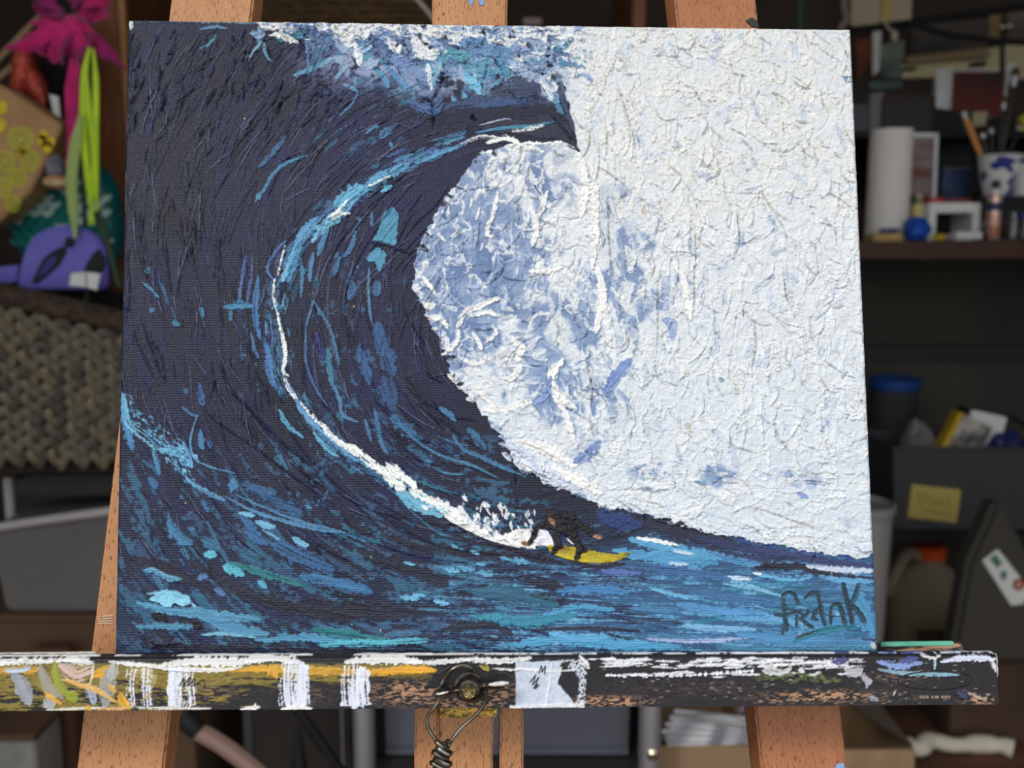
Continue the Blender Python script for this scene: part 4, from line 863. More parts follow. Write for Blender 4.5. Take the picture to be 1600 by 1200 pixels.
# ---------------------------------------------------------------- paint-smeared tray of the easel
def paint_tray():
    S = Paint(-112, 1008, 1680, 112, 8); r = S.r; X, Y = S.X, S.Y
    n = fbm(X / 60, Y / 9, 5, 4); n2 = fbm(X / 5, Y / 1.7, 7, 3)
    base = np.array([37, 35, 39], np.float32) + (n2[..., None] - .5) * 16
    worn = sst(.47, .56, n2 * .6 + .4 * fbm(X / 9, Y / 2.2, 15, 3))
    place = np.zeros_like(X)
    for cx, cy, sx, sy, k in ((635, 1082, 55, 18, 1), (725, 1098, 55, 8, 1.4), (955, 1096, 55, 9, 1), (1290, 1088, 90, 9, .95), (1400, 1090, 40, 6, .4), (1535, 1094, 30, 7, .9), (300, 1075, 70, 20, .45), (1100, 1075, 140, 14, .15), (780, 1085, 30, 20, .9), (1215, 1092, 40, 8, .6), (490, 1085, 30, 14, .3), (1395, 1060, 50, 10, .3)):
        place = np.maximum(place, k * np.exp(-((X - cx) / sx) ** 2 - ((Y - cy) / sy) ** 2))
    m = np.clip(worn * place * 1.5, 0, 1)[..., None]
    S.C[:] = (base * (1 - m) + np.array([178, 134, 102]) * m) / 255.; S.H -= m[..., 0] * .4
    # ochre dragged dry over the left half
    g = .6 * fbm(X / 16 + Y / 14, Y / 1.9 - X / 70, 25, 3) + .4 * fbm(X / 40, Y / 6, 26, 2); oc = sst(.44, .53, g + .16 * (1 - sst(1045, 1090, Y)) - .16 * sst(200, 430, X) * sst(1058, 1085, Y)) * (1 - sst(400, 470, X + (Y - 1060) * .6) * sst(1062, 1075, Y)) * (1 - sst(660, 690, X)) * (1 - sst(1050, 1066, Y) * sst(560, 580, X)) * sst(1033, 1040, Y)
    och = np.array([140, 122, 56]) + (n2[..., None] - .5) * 46
    S.C = S.C * (1 - oc[..., None] * .9) + (och / 255. * oc[..., None] * .9).astype(np.float32); S.H += oc * .5
    st = S.stroke
    for pts, w, col, dr in (([(320, 1047), (430, 1046), (560, 1050), (680, 1048)], 6, (216, 160, 60), .28), ([(145, 1058), (165, 1050), (160, 1075)], 8, (218, 160, 56), .3), ([(590, 1050), (640, 1045), (682, 1048)], 6, (226, 164, 56), .25), ([(40, 1052), (60, 1045)], 5, (214, 158, 66), .3), ([(-100, 1050), (-20, 1048), (60, 1046)], 6, (200, 150, 70), .4),
                            ([(210, 1052), (232, 1056), (240, 1066)], 14, (168, 148, 92), .42), ([(420, 1056), (428, 1042), (432, 1060)], 5, (220, 168, 70), .35), ([(500, 1052), (520, 1046)], 7, (206, 160, 66), .4)):
        st(pts, w, col, a=.9, rough=.8, dry=dr, h=1, ridge=.6)
    W = (232, 231, 230)
    for pts, w, dr in (([(-110, 1034), (0, 1035), (100, 1032), (146, 1034)], 5, .3), ([(100, 1030), (145, 1036)], 7, .25), ([(170, 1034), (215, 1038), (260, 1042)], 4, .25), ([(255, 1038), (310, 1034), (400, 1034)], 7, .25), ([(250, 1044), (330, 1047), (380, 1042)], 4, .25), ([(380, 1032), (430, 1028), (470, 1034)], 7, .3), ([(540, 1034), (600, 1030), (660, 1034)], 7, .2), ([(640, 1036), (690, 1034), (740, 1030)], 4, .35),
                       ([(720, 1030), (780, 1033), (830, 1028)], 5, .3), ([(770, 1045), (812, 1047)], 2, .3), ([(-110, 1028), (0, 1028)], 2.5, .4)):
        st(pts, w, W, a=.95, rough=.8, dry=dr, h=2.2, ridge=1.0, streak=.04)
    for x, w, dr, y0 in ((276, 15, .50, 1042), (292, 12, .54, 1042), (268, 5, .3, 1045), (458, 22, .40, 1036), (470, 14, .44, 1038), (552, 20, .44, 1040), (564, 13, .40, 1046), (205, 8, .55, 1044), (229, 9, .55, 1044)):
        st([(x + 2, y0), (x, 1070), (x + 2, 1103)], w, (222, 226, 240), a=.95, rough=.4, dry=dr, h=.9, ridge=.3, taper=.02, streak=.05)
    st([(440, 1108), (465, 1105), (488, 1107)], 4, W, dry=.15, h=3); st([(376, 1109), (392, 1107), (406, 1105)], 4, W, dry=.1, h=3); st([(398, 1104), (400, 1099)], 1.8, W, h=2); st([(72, 1109), (150, 1107), (330, 1107)], 2.6, (214, 214, 208), dry=.38, h=1)
    for pts, w, col, dr in (([(22, 1052), (34, 1072), (46, 1100)], 12, (158, 160, 172), .22), ([(64, 1042), (74, 1070), (98, 1090)], 9, (156, 150, 140), .38), ([(74, 1090), (82, 1106)], 10, (172, 176, 186), .3), ([(86, 1034), (88, 1056), (96, 1076), (118, 1096)], 7, (150, 158, 62), .34), ([(106, 1084), (120, 1094)], 8, (146, 160, 50), .25),
                            ([(96, 1040), (118, 1054), (142, 1046)], 14, (206, 178, 172), .44), ([(138, 1070), (148, 1100)], 7, (164, 172, 190), .35), ([(176, 1042), (166, 1080), (164, 1104)], 13, (150, 154, 160), .4), ([(180, 1036), (176, 1052), (172, 1062)], 9, (176, 174, 170), .4), ([(147, 1034), (144, 1058), (140, 1070)], 1.8, (240, 238, 236), .0), ([(102, 1062), (126, 1070), (150, 1078), (184, 1098)], 4, (226, 178, 104), .22), ([(70, 1082), (84, 1092), (96, 1100)], 4, (220, 164, 66), .25),
                            ([(188, 1084), (194, 1098), (202, 1108)], 7, (222, 166, 60), .15), ([(170, 1070), (182, 1082)], 5, (220, 172, 96), .3), ([(134, 1106), (142, 1108)], 4, (226, 166, 50), .2), ([(150, 1107), (200, 1107)], 3, (220, 170, 110), .35), ([(8, 1048), (30, 1046), (48, 1043)], 5, (186, 198, 224), .3), ([(222, 1095), (238, 1080)], 1.6, (206, 170, 110), .1)):
        st(pts, w, col, a=.9, rough=.5, dry=dr, h=.9, ridge=.6)
    for i in range(20): st([(318 - 40 + i * .2, 1062), (318, 1062)], .1, W, a=0)
    zz = [(280, 1072), (288, 1060), (287, 1070), (298, 1057), (294, 1072), (304, 1060), (303, 1072), (318, 1062), (321, 1076)]
    for a, c in zip(zz, zz[1:]): st([a, c], .8, (26, 26, 34), rough=.1, h=0, ridge=0, taper=.01)
    # white masking tape with pencil marks
    S.patch([(805, 1034), (882, 1032), (872, 1068), (902, 1104), (806, 1106)], (196, 204, 220), rough=1.5, dry=.1, h=1.6, ridge=.6); S.patch([(874, 1030), (918, 1030), (914, 1104), (800, 1109), (806, 1102), (900, 1102), (905, 1060)], (196, 202, 214), rough=2, dry=.46, h=1.4, ridge=.5)
    S.patch([(797, 1102), (914, 1098), (913, 1107), (796, 1109)], (214, 216, 220), rough=1.5, dry=.2, h=1.8); st([(862, 1034), (858, 1070), (852, 1104)], 1.6, (226, 230, 238), dry=.2, h=1.4); st([(805, 1044), (870, 1048), (905, 1046)], 2.2, (236, 238, 242), dry=.3, h=1)
    st([(876, 1040), (888, 1036)], 4, (60, 56, 50), dry=.35, h=.3); st([(906, 1026), (914, 1036), (920, 1044)], 5, (222, 222, 224), dry=.3, h=2.4)
    for pts in ([(842, 1052), (846, 1040), (847, 1050), (852, 1040), (851, 1054)], [(828, 1066), (837, 1054), (832, 1070), (842, 1058), (834, 1076), (840, 1068), (836, 1076), (843, 1070)]):
        for a, c in zip(pts, pts[1:]): st([a, c], .9, (52, 50, 56), rough=.1, h=0, ridge=0, taper=.01)
    # right of the tape
    for i in range(150):
        x = r.uniform(918, 1330); y = r.choice([1031, 1037, 1041, 1054], p=[.3, .3, .25, .15]) + r.normal(0, 2)
        st([(x, y), (x + r.uniform(6, 40), y - .5)], r.uniform(.8, 2.6), (226, 228, 232), a=.95, rough=1, dry=r.uniform(.2, .5), h=1, ridge=.6)
    for i in range(34):
        x = 944 + i * 7 + r.normal(0, 2); st([(x, 1056 - (i > 18) * (i - 18) * .5), (x + 6, 1055 - (i > 18) * (i - 18) * .5)], r.uniform(1.5, 3.4), (228, 231, 236), rough=1, dry=.15, h=1.4)
    for i in range(26): st([(1180 + i * 5, 1058 + r.normal(0, 5)), (1190 + i * 5, 1062 + r.normal(0, 4))], 3, (104, 120, 66), a=.6, dry=.42, h=.4)
    for i in range(160):
        x = r.uniform(930, 1555); y = r.uniform(1030, 1100); st([(x, y), (x + r.uniform(2, 8), y + r.uniform(-.6, .6))], r.uniform(.4, 1.0), (200, 190, 176), a=.7, dry=.3, h=.3, ridge=.2)
    for pts, w, col, dr in (([(1206, 1036), (1200, 1042), (1214, 1046)], 5, (188, 184, 182), .15), ([(1192, 1048), (1220, 1050), (1236, 1044)], 5, (214, 216, 220), .25), ([(1248, 1046), (1256, 1050)], 5, (220, 222, 228), .2), ([(1270, 1042), (1310, 1040)], 4, (222, 224, 230), .35), ([(1322, 1044), (1330, 1052), (1346, 1046)], 8, (176, 174, 182), .2), ([(1345, 1056), (1356, 1064), (1354, 1074)], 5, (176, 176, 186), .3), ([(1360, 1090), (1372, 1094)], 5, (150, 158, 176), .3),
                            ([(1370, 1034), (1400, 1040), (1440, 1036)], 6, (136, 160, 214), .34), ([(1372, 1046), (1420, 1052), (1500, 1054)], 4, (140, 178, 196), .38), ([(1300, 1034), (1325, 1030)], 5, (72, 76, 126), .3), ([(1405, 1032), (1435, 1028)], 4, (76, 80, 134), .25), ([(1440, 1024), (1460, 1028), (1470, 1024)], 3, (216, 214, 212), .25), ([(1461, 1028), (1460, 1046)], 2, (170, 196, 206), .2), ([(1470, 1034), (1510, 1028), (1556, 1030)], 5, (216, 222, 240), .3), ([(1550, 1030), (1556, 1050)], 4, (214, 216, 216), .2), ([(1496, 1080), (1510, 1092)], 4, (70, 72, 110), .3), ([(1395, 1088), (1400, 1078)], 1.4, (206, 194, 180), .2), ([(1512, 1082), (1540, 1094)], 3, (190, 168, 150), .4)):
        st(pts, w, col, a=.95, rough=.9, dry=dr, h=2, ridge=.8)
    el = [(1461 + 58 * math.cos(t), 1064 + 15 * math.sin(t)) for t in np.linspace(0, 2 * math.pi, 40)]
    for a, c in zip(el, el[1:]): st([a, c], 1.0, (20, 19, 22), rough=.2, h=-.6, ridge=0, taper=.01)
    x = 1437
    for wd in (3, 3, 3, 3, 0, 2, 3, 3, 0, 3, 3, 3, 3):                      # worn, unreadable stamping
        if wd:
            st([(x, 1087), (x + wd - 1, 1091)], .8, (190, 158, 132), rough=.4, h=0, ridge=0, taper=.01); st([(x + wd - 1, 1087.5), (x, 1091)], .6, (190, 158, 132), a=.7, h=0, ridge=0, taper=.01)
        x += 3.8
    # dark paint under the wing nut
    S.patch([(680, 1052), (720, 1036), (760, 1044), (800, 1056), (800, 1068), (760, 1072), (720, 1066), (690, 1072), (660, 1074)], (36, 35, 38), rough=4, dry=.2, h=.6)
    st([(750, 1040), (762, 1046), (758, 1036)], 3, (150, 140, 60), dry=.3, h=1.4)
    return S


TS = paint_tray()
M_tray = paint_material('smeared_tray_paint', False, .4)
yf = -.013
TQ = [on(-112, 1028.5, yf), on(1557, 1022.5, yf), on(1553, 1101, yf), on(-112, 1112, yf)]
TP = [(-112, 1028.5), (1557, 1022.5), (1553, 1101), (-112, 1112)]
Ht = homography(TQ, TP)
NT, NR = 1400, 72
tq = np.array(TQ); s1 = np.linspace(0, 1, NT)
rowsV = []; rowsC = []
front = np.linspace(1, 0, NR)
for t in front:
    xz = (tq[0][None] * (1 - s1)[:, None] + tq[1][None] * s1[:, None]) * (1 - t) + (tq[3][None] * (1 - s1)[:, None] + tq[2][None] * s1[:, None]) * t
    a_, b_ = hmap(Ht, xz[:, 0], xz[:, 1]); c_ = srgb(bilin(TS.C, a_ - TS.x0, b_ - TS.y0) * 255.); h_ = bilin(TS.H, a_ - TS.x0, b_ - TS.y0)
    rowsV.append(np.stack([xz[:, 0], yf - h_ * .00022 + .0016 * max(0, 1 - t / .05) ** 2, xz[:, 1]], 1)); rowsC.append(c_)
top = rowsV[-1]; ztop = top[:, 2].copy()
for k, (dy, dz) in enumerate(((.0018, .0006), (.0040, .0007), (.0070, .0004), (.0085, -.0015))):
    p = top.copy(); p[:, 1] = yf + dy; p[:, 2] = np.maximum(ztop + dz, -.003) + (.0004 * (vn(s1 * 160, s1 * 0 + k, 3) - .3) if k < 3 else 0)
    b_ = 1026 - k * 3.2; c_ = srgb(bilin(TS.C, np.linspace(2, TS.w - 12, NT), np.full(NT, 1034. - k * 2 - TS.y0)) * 255.)
    rowsV.append(p); rowsC.append(c_)
tV = np.concatenate(rowsV); tC = np.concatenate(rowsC); tC = np.concatenate([tC, np.ones((len(tC), 1))], 1)
o = grid_mesh('tray', tV, NT, len(rowsV), tC, M_tray, easel); o['label'] = 'black wooden tray crusted with white, ochre and blue paint'
zlo = [tq[3][1], tq[2][1]]
# solid wood behind the painted front
mb = MB(); xa, xb = tq[0][0], tq[1][0]
mb.add([(xa, yf + .0004, tq[3][1]), (xb, yf + .0004, tq[2][1]), (xb, yf + .0004, tq[1][1] - .001), (xa, yf + .0004, tq[0][1] - .001), (xa, .0184, tq[3][1]), (xb, .0184, tq[2][1]), (xb, .0184, -.0070), (xa, .0184, -.0070), (xa, -.004, -.0008), (xb, -.004, -.0008)],
       [(0, 1, 2, 3), (0, 4, 5, 1), (3, 2, 9, 8), (8, 9, 6, 7), (4, 7, 6, 5), (0, 3, 8, 7, 4), (1, 5, 6, 9, 2)])
M_trayb = mat('scuffed_black_tray', (34, 31, 32), .5, col2=(150, 108, 78), scale=60, contrast=(.60, .72))
mb.build('tray_body', M_trayb, easel)
x1, zt = on(1505, 1003, .0186)
M_ledge = mat('black_green_ledge', (40, 38, 40), .5, col2=(190, 146, 114), scale=110, stretch=(.5, 1, 3), contrast=(.44, .56))
led = MB().box((xa, .0186, -.012), (x1, .0206, zt)).build('back_ledge', M_ledge, easel, bevel=.0009)
M_mint = mat('mint_paint', (112, 196, 172), .45, bump=.2, scale=200)
p0, p1 = on(1376, 1003.6, .0185), on(1490, 1003.6, .0185)
MB().box((p0[0], .0182, zt - .0018), (p1[0], .0212, zt + .0003)).build('paint_smear', M_mint, easel, bevel=.0003)
p0, p1 = on(-60, 1012, .0185), on(150, 1010, .0185)
MB().box((p0[0], .0182, zt - .0016), (p1[0], .0212, zt + .0003)).build('paint_smear', M_drywht, easel, bevel=.0003)
pts = [on(px, py, yf) for px, py in ((1553, 1022), (1559, 1030), (1557, 1044), (1559, 1054), (1554, 1060))]
MB().tube(curve([(x, yf + .002 + .001 * (i % 2), z) for i, (x, z) in enumerate(pts)], 5), [.0008] * 2 + [.0014] * 8 + [.0017] * 9 + [.0010] * 2, 8).build('dried_drip', M_drywht, easel)

# wing nut, bolt and wire on the tray
M_iron = mat('tarnished_steel', (92, 86, 78), .32, .9, col2=(52, 48, 42), scale=300, bump=.15)
M_wire = mat('galvanised_wire', (150, 146, 136), .3, .95, col2=(96, 88, 76), scale=120)
def L3(px, py, y): x, z = on(px, py, y); return Vector((x, y, z))
cx, cz = on(733, 1078, -.019)
Tb = Matrix.Translation((cx, yf, cz)) @ Matrix.Rotation(R(90), 4, 'X')
MB().lathe([(.0068, .0002), (.0068, .0012), (.0060, .0014)], 24, M=Tb).build('washer', M_iron, easel)
wn = MB().lathe([(.0056, .0014), (.0058, .0050), (.0046, .0078), (.0030, .0082)], 20, M=Tb)
nut = wn.build('wing_nut', M_iron, easel)
yw = yf - .0052
MB().tube(curve([(cx - .004, yw, cz + .0005), (cx - .0085, yw - .001, cz - .0005), L3(688, 1082, yw - .003), L3(676, 1086, yw - .004)], 5), [.0028, .0026, .0024, .0022, .0022, .0023, .0024, .0026, .0027, .0027, .0027, .0027, .0026, .0022, .0016, .0009][:16], 10, flat=.6).build('wing', M_iron, nut)
o = MB().tube(curve([(cx + .004, yw, cz + .0015), (cx + .009, yw - .001, cz + .002), L3(778, 1070, yw - .003), L3(796, 1066, yw - .004)], 5), [.0028, .0026, .0024, .0024, .0024, .0025, .0026, .0027, .0028, .0028, .0027, .0026, .0024, .0020, .0016, .0009], 10, flat=.6).build('wing', M_iron, nut)
a_, b_ = L3(764, 1070, yw - .0048), L3(795, 1067, yw - .0056)
MB().tube([a_, a_.lerp(b_, .3), a_.lerp(b_, .7), b_], [.0010, .0021, .0022, .0010], 8, flat=.5).build('paint_smear', M_drywht, nut)
MB().tube([L3(683, 1085, yw - .0055), L3(692, 1083, yw - .0058), L3(700, 1081, yw - .0050)], [.0006, .0012, .0006], 8, flat=.5).build('paint_smear', M_drywht, nut)
M_bolt = mat('worn_brass_bolt', (170, 150, 96), .3, 1.0, col2=(96, 84, 60), scale=500, bump=.3)
MB().lathe([(.0032, .0076), (.0032, .0106), (.0026, .0112), (.0004, .0110)], 14, M=Tb).build('bolt', M_bolt, easel)
yq = yf - .0022
loop = curve([L3(757, 1078, yq - .002), L3(759, 1090, yq - .001), L3(753, 1106, yq), L3(738, 1122, yq + .001), L3(722, 1136, yq + .001), L3(710, 1150, yq), L3(703, 1162, yq), L3(698, 1172, yq - .001)], 6)
wire = MB().tube(loop, .00085, 8)
loop2 = curve([L3(742, 1049, yq), L3(733, 1043, yq - .001), L3(720, 1041, yq - .001), L3(706, 1047, yq - .001), L3(695, 1060, yq), L3(689, 1072, yq), L3(685, 1094, yq + .0006), L3(676, 1108, yq), L3(668, 1119, yq), L3(668, 1132, yq), L3(674, 1146, yq), L3(683, 1158, yq), L3(689, 1170, yq - .001)], 6)
wire.tube(loop2, .00085, 8)
wo = wire.build('wire_loop', M_wire, easel)
tw = []
for k in range(90):
    t = k / 89; a = t * 2 * math.pi * 4.2; c = L3(694 - 6 * t, 1160 + 70 * t, yq - .0005)
    tw.append(c + Vector((math.cos(a) * (.0023 + .0012 * math.sin(t * 3)), math.sin(a) * .0022 - .0005, .0006 * math.sin(a * 2))))
tw2 = [Vector((2 * L3(694 - 6 * k / 89, 1160 + 70 * k / 89, 0).x - p.x, 2 * (yq - .0005) - p.y, p.z + .0004)) for k, p in enumerate(tw)]
MB().tube(tw, .0012, 8).tube(tw2, .0012, 8).tube([L3(692, 1160, yq - .0005), L3(690, 1228, yq - .0005)], .0016, 8).build('twisted_wire', M_wire, wo)
a_ = Vector((0, .042, .44)); 
rear = MB(); lo_w = EI @ Vector((EM @ Vector((0.0, 0, 0)) ).to_tuple()) 
foot = EI @ Vector((-.006, 1.02, .0)); x_ = on(733, 1150, .04)[0]
d_ = Vector((.016, 0, 0)); e_ = Vector((0, .018, .006))
P0, P1 = Vector((x_, .045, .40)), Vector((x_, foot.y, foot.z))
rear.add([P0 - d_, P0 + d_, P0 + d_ + e_, P0 - d_ + e_, P1 - d_, P1 + d_, P1 + d_ + e_, P1 - d_ + e_], [(0, 1, 2, 3), (7, 6, 5, 4), (0, 4, 5, 1), (1, 5, 6, 2), (2, 6, 7, 3), (3, 7, 4, 0)])
rear.build('rear_leg', M_beech, easel)

# ---------------------------------------------------------------- workbench on the right
rb = random.Random(4)
M_bench = mat('brown_bench_edge', (74, 38, 13), .55, col2=(58, 29, 10), scale=10, stretch=(1, 8, 8))
M_blackwood = mat('black_shelf_board', (26, 24, 24), .7)
M_steel = mat('dull_steel_post', (172, 174, 180), .3, .7)
YF = 2.12                                                    # front edge of the bench
BZ = at(1450, 377, YF).z
bench = thing('workbench', 'brown wooden workbench with black lower shelf, crowded with brushes and jars', 'workbench', (1.2, YF, 0))
def inb(mb, name, m, parent, **k):
    """build in world coordinates, then hang it on an Empty that stands elsewhere"""
    o = mb.build(name, m, parent, **k); o.matrix_local = Matrix.Translation(parent.location).inverted() if not any(parent.rotation_euler) else (Matrix.Translation(parent.location) @ parent.rotation_euler.to_matrix().to_4x4()).inverted()
    return o
XB0, XB1 = .36, 2.25
inb(MB().box((XB0, YF, BZ - .038), (XB1, YF + .60, BZ)), 'worktop', M_bench, bench, bevel=.003)
for x in (XB0 + .03, XB1 - .08):
    for y in (YF + .03, YF + .52): inb(MB().box((x, y, 0), (x + .05, y + .05, BZ - .038)), 'leg', M_blackwood, bench, bevel=.003)
zr = at(1450, 548, YF + .02).z
inb(MB().box((XB0, YF + .02, zr - .03), (XB1, YF + .05, zr + .012)), 'rail', M_blackwood, bench, bevel=.002)
zs = at(1480, 838, YF).z
inb(MB().box((XB0, YF + .02, zs - .02), (XB1, YF + .58, zs)), 'lower_shelf', M_blackwood, bench, bevel=.002)
M_back = mat('grey_backing_board', (76, 74, 66), .8, col2=(64, 62, 58), scale=3)
inb(MB().box((XB0, YF + .585, zs), (XB1, YF + .60, BZ - .04)), 'back_panel', M_back, bench)

M_paper = mat('white_paper_towel', (236, 230, 220), .9, bump=.25, scale=120)
M_white = mat('white_plastic', (226, 226, 222), .4)
M_card = mat('cardboard', (164, 136, 104), .8, col2=(150, 122, 92), scale=40)
M_black = mat('black_plastic', (22, 22, 24), .65)
M_clear = mat('clear_plastic', (216, 220, 222), .25, trans=.75, ior=1.1)
M_glass = mat('glass', (235, 240, 240), .05, trans=1.0)
M_tin = mat('shiny_tin', (206, 200, 176), .2, 1.0)
M_silver = mat('silver_frame', (176, 178, 182), .35, .5)
M_red = mat('red_plastic', (190, 44, 36), .45)
M_blue = mat('blue_plastic_lid', (34, 76, 150), .4)
M_beige = mat('cream_card', (196, 182, 150), .8)
M_ochre = mat('yellow_note_paper', (190, 170, 92), .8)
M_brush = mat('orange_brush_handle', (206, 140, 70), .4)
M_dbrush = mat('dark_brush_handle', (44, 32, 28), .4)
M_bristle = mat('brush_bristle', (92, 66, 44), .9)


ws = thing('wall_shelf', 'dark shelf on the back wall above the towel roll', 'shelf', (1.4, YB, at(1400, 208, 2.56).z)); MB().box((-.55, -.36, -.018), (.9, 0, 0)).build('shelf_board', M_blackwood, ws, bevel=.002)
for x in (-.4, .3, .8): MB().prism([(0, -.018), (0, -.16), (.012, -.16), (.012, -.018)], -.30, 0, Matrix.Translation((x, 0, 0))).build('bracket', M_blackwood, ws)
zws = ws.location.z


def bpx(px, Y, py=376): return at(px, py, Y).x


def wpx(n, Y): return n * Y / FPX


Y0 = 2.24
# paper towel roll
x = bpx(1384, Y0); w = wpx(31.5, Y0); h = at(1384, 203, Y0).z - BZ
t = thing('paper_towel_roll', 'tall white paper towel roll standing on the bench beside the canvas', 'paper towel', (x, Y0, BZ))
MB().lathe([(w * .95, 0), (w, .004), (w, h - .004), (w * .96, h), (w * .36, h), (w * .34, h - .03)], 36).build('roll', M_paper, t)
MB().lathe([(w * .32, 0), (w * .32, h - .004)], 20).build('cardboard_core', M_card, t)
# sponge with a blue rag on it
Y1 = 2.165
x = bpx(1383, Y1)
t = tag(MB().box((-.034, -.02, 0), (.034, .03, .017)).build('sponge', mat('tan_sponge', (196, 166, 110), .95, bump=.6, scale=200), bevel=.004), 'small tan sponge lying in front of the paper towel roll', 'sponge'); t.location = (x, Y1, BZ)


def crumple(name, m, c, rx, ry, rz, seed, label, cat, amp=.35, n=14):
    r_ = np.random.default_rng(seed); bm = bmesh.new(); bmesh.ops.create_icosphere(bm, subdivisions=3, radius=1)
    for v in bm.verts:
        p = v.co; k = 1 + amp * (fbm(np.array([p.x * 1.9 + 9 + seed]), np.array([p.y * 1.9 + p.z * 2.3 + 7]), 3, 3)[0] - .5) * 2
        v.co = Vector((p.x * rx * k, p.y * ry * k, max(-.92, p.z * k) * rz))
    me = bpy.data.meshes.new(name); bm.to_mesh(me); bm.free(); me.materials.append(m)
    o = link(bpy.data.objects.new(name, me)); o.location = (c[0], c[1], c[2] + rz * .92); return tag(o, label, cat)


crumple('rag', mat('slate_blue_cloth', (70, 84, 140), .9), (bpx(1392, Y1), Y1 + .008, BZ + .017), .022, .02, .0065, 3, 'folded slate blue rag on top of the tan sponge', 'rag')
M_btape = mat('bright_blue_film', (22, 84, 190), .5, bump=.3, scale=60)
crumple('crumpled_wrap', M_btape, (bpx(1433, Y1), Y1, BZ), wpx(21, Y1), .03, wpx(19, Y1), 8, 'crumpled ball of bright blue film on the bench', 'wrap')
# tin behind it
x = bpx(1431, 2.27)
t = thing('tin_can', 'shiny pale yellow tin can behind the blue crumpled ball', 'can', (x, 2.27, BZ))
MB().lathe([(.018, 0), (.0185, .002), (.0175, .004), (.0175, .10), (.0185, .102), (.0185, .105), (.016, .104)], 24).build('body', M_tin, t)
MB().lathe([(.0178, .02), (.0178, .085)], 24).build('paper_label', mat('pale_yellow_label', (214, 200, 130), .5), t)
# leaning frame, silver, with a reddish print
Y2 = 2.36
def frame(name, label, px0, py0, px1, py1, Y, m_frame, m_pic, lean=.05, bw=.02, roll=0., cat='frame', base=None, parts=None):
    a = at(px0, (py0 + py1) / 2, Y).x; b = at(px1, (py0 + py1) / 2, Y).x; z1 = at((px0 + px1) / 2, py0, Y).z; z0 = base if base is not None else at((px0 + px1) / 2, py1, Y).z
    t = thing(name, label, cat, ((a + b) / 2, Y, z0), rot=(-lean, roll, 0)); w = (b - a) / 2; h = z1 - z0
    for nm, lo, hi in (('frame_side', (-w, 0, 0), (-w + bw, .018, h)), ('frame_side', (w - bw, 0, 0), (w, .018, h)), ('frame_side', (-w + bw, 0, 0), (w - bw, .018, bw)), ('frame_side', (-w + bw, 0, h - bw), (w - bw, .018, h))):
        MB().box(lo, hi).build(nm, m_frame, t, bevel=.002)
    MB().box((-w + bw, .008, bw), (w - bw, .014, h - bw)).build('picture', m_pic, t)
    return t, w, h


M_pic1 = mat('grey_red_print', (150, 140, 134), .5, col2=(120, 62, 58), scale=7, stretch=(.4, 1, 3), contrast=(.42, .6))
frame('picture_frame', 'silver framed grey and reddish print leaning behind the towel roll', 1405, 206, 1468, 318, Y2, M_silver, M_pic1, .06, .010, base=BZ)
frame('picture_frame', 'dark grey canvas board in a brown frame above the towel roll', 1380, 148, 1462, 208, 2.545, mat('brown_frame', (70, 46, 36), .6), mat('charcoal_picture', (62, 60, 64), .7, col2=(46, 44, 50), scale=6), .04, .008, base=zws)
# small white stool-like riser
Y3 = 2.22
a, b = bpx(1449, Y3), bpx(1530, Y3); zt = at(1490, 317, Y3).z; tt = .022
t = thing('white_riser', 'small white riser shelf on the bench with a red case on top', 'shelf', ((a + b) / 2, Y3, BZ)); w = (b - a) / 2
MB().box((-w, 0, zt - BZ - tt), (w, .12, zt - BZ)).build('top_board', M_white, t, bevel=.002)
for s in (-1, 1): MB().box((s * w - (.018 if s > 0 else 0), 0, 0), (s * w + (.018 if s < 0 else 0), .12, zt - BZ - tt)).build('side_panel', M_white, t, bevel=.002)
MB().box((-w + .018, .112, 0), (w - .018, .12, zt - BZ - tt)).build('back_panel', mat('dark_brown_panel', (48, 34, 30), .8), t)
t = tag(MB().box((-.017, -.01, 0), (.017, .03, .012)).build('red_case', M_red, bevel=.003), 'flat red case on the white riser', 'case'); t.location = (bpx(1466, Y3), Y3 + .03, zt)
t = tag(MB().box((-.03, -.015, 0), (.03, .02, .010)).build('orange_brown_case', mat('rust_plastic', (130, 58, 30), .5), bevel=.003), 'flat rust brown case beside the red case on riser', 'case'); t.location = (bpx(1502, Y3), Y3 + .035, zt)
t = thing('blue_book', 'dark blue book standing behind the white riser', 'book', (bpx(1487, 2.40), 2.40, BZ))
hb = at(1487, 262, 2.40).z - BZ
MB().box((-.034, 0, 0), (.034, .012, hb)).build('cover', mat('navy_book_cover', (34, 58, 104), .5, col2=(22, 30, 54), scale=20), t, bevel=.001); MB().box((-.032, .001, hb - .004), (.034, .011, hb + .0005)).build('pages', M_paper, t)
# copper marker in front of the mug box
Y4 = 2.19
x = bpx(1550, Y4); h = at(1550, 282, Y4).z - BZ
t = thing('copper_bottle', 'slim copper coloured spray bottle with dark cap in front of the pot', 'bottle', (x, Y4, BZ)); w = wpx(10.5, Y4)
M_copper = mat('copper_label', (206, 134, 96), .3, .5, col2=(230, 200, 190), scale=26, stretch=(1, 1, 2))
MB().lathe([(w * .9, 0), (w, .003), (w, h * .70), (w * .8, h * .78)], 24).build('body', M_copper, t); MB().lathe([(w * .8, h * .78), (w * .82, h * .86)], 20).build('collar', M_white, t); MB().lathe([(w * .62, h * .86), (w * .6, h), (w * .3, h * 1.01)], 20).build('cap', mat('navy_cap', (26, 30, 52), .4), t)
MB().lathe([(w * 1.02, h * .50), (w * 1.02, h * .64)], 24).build('label_band', mat('navy_band', (44, 48, 92), .4), t)
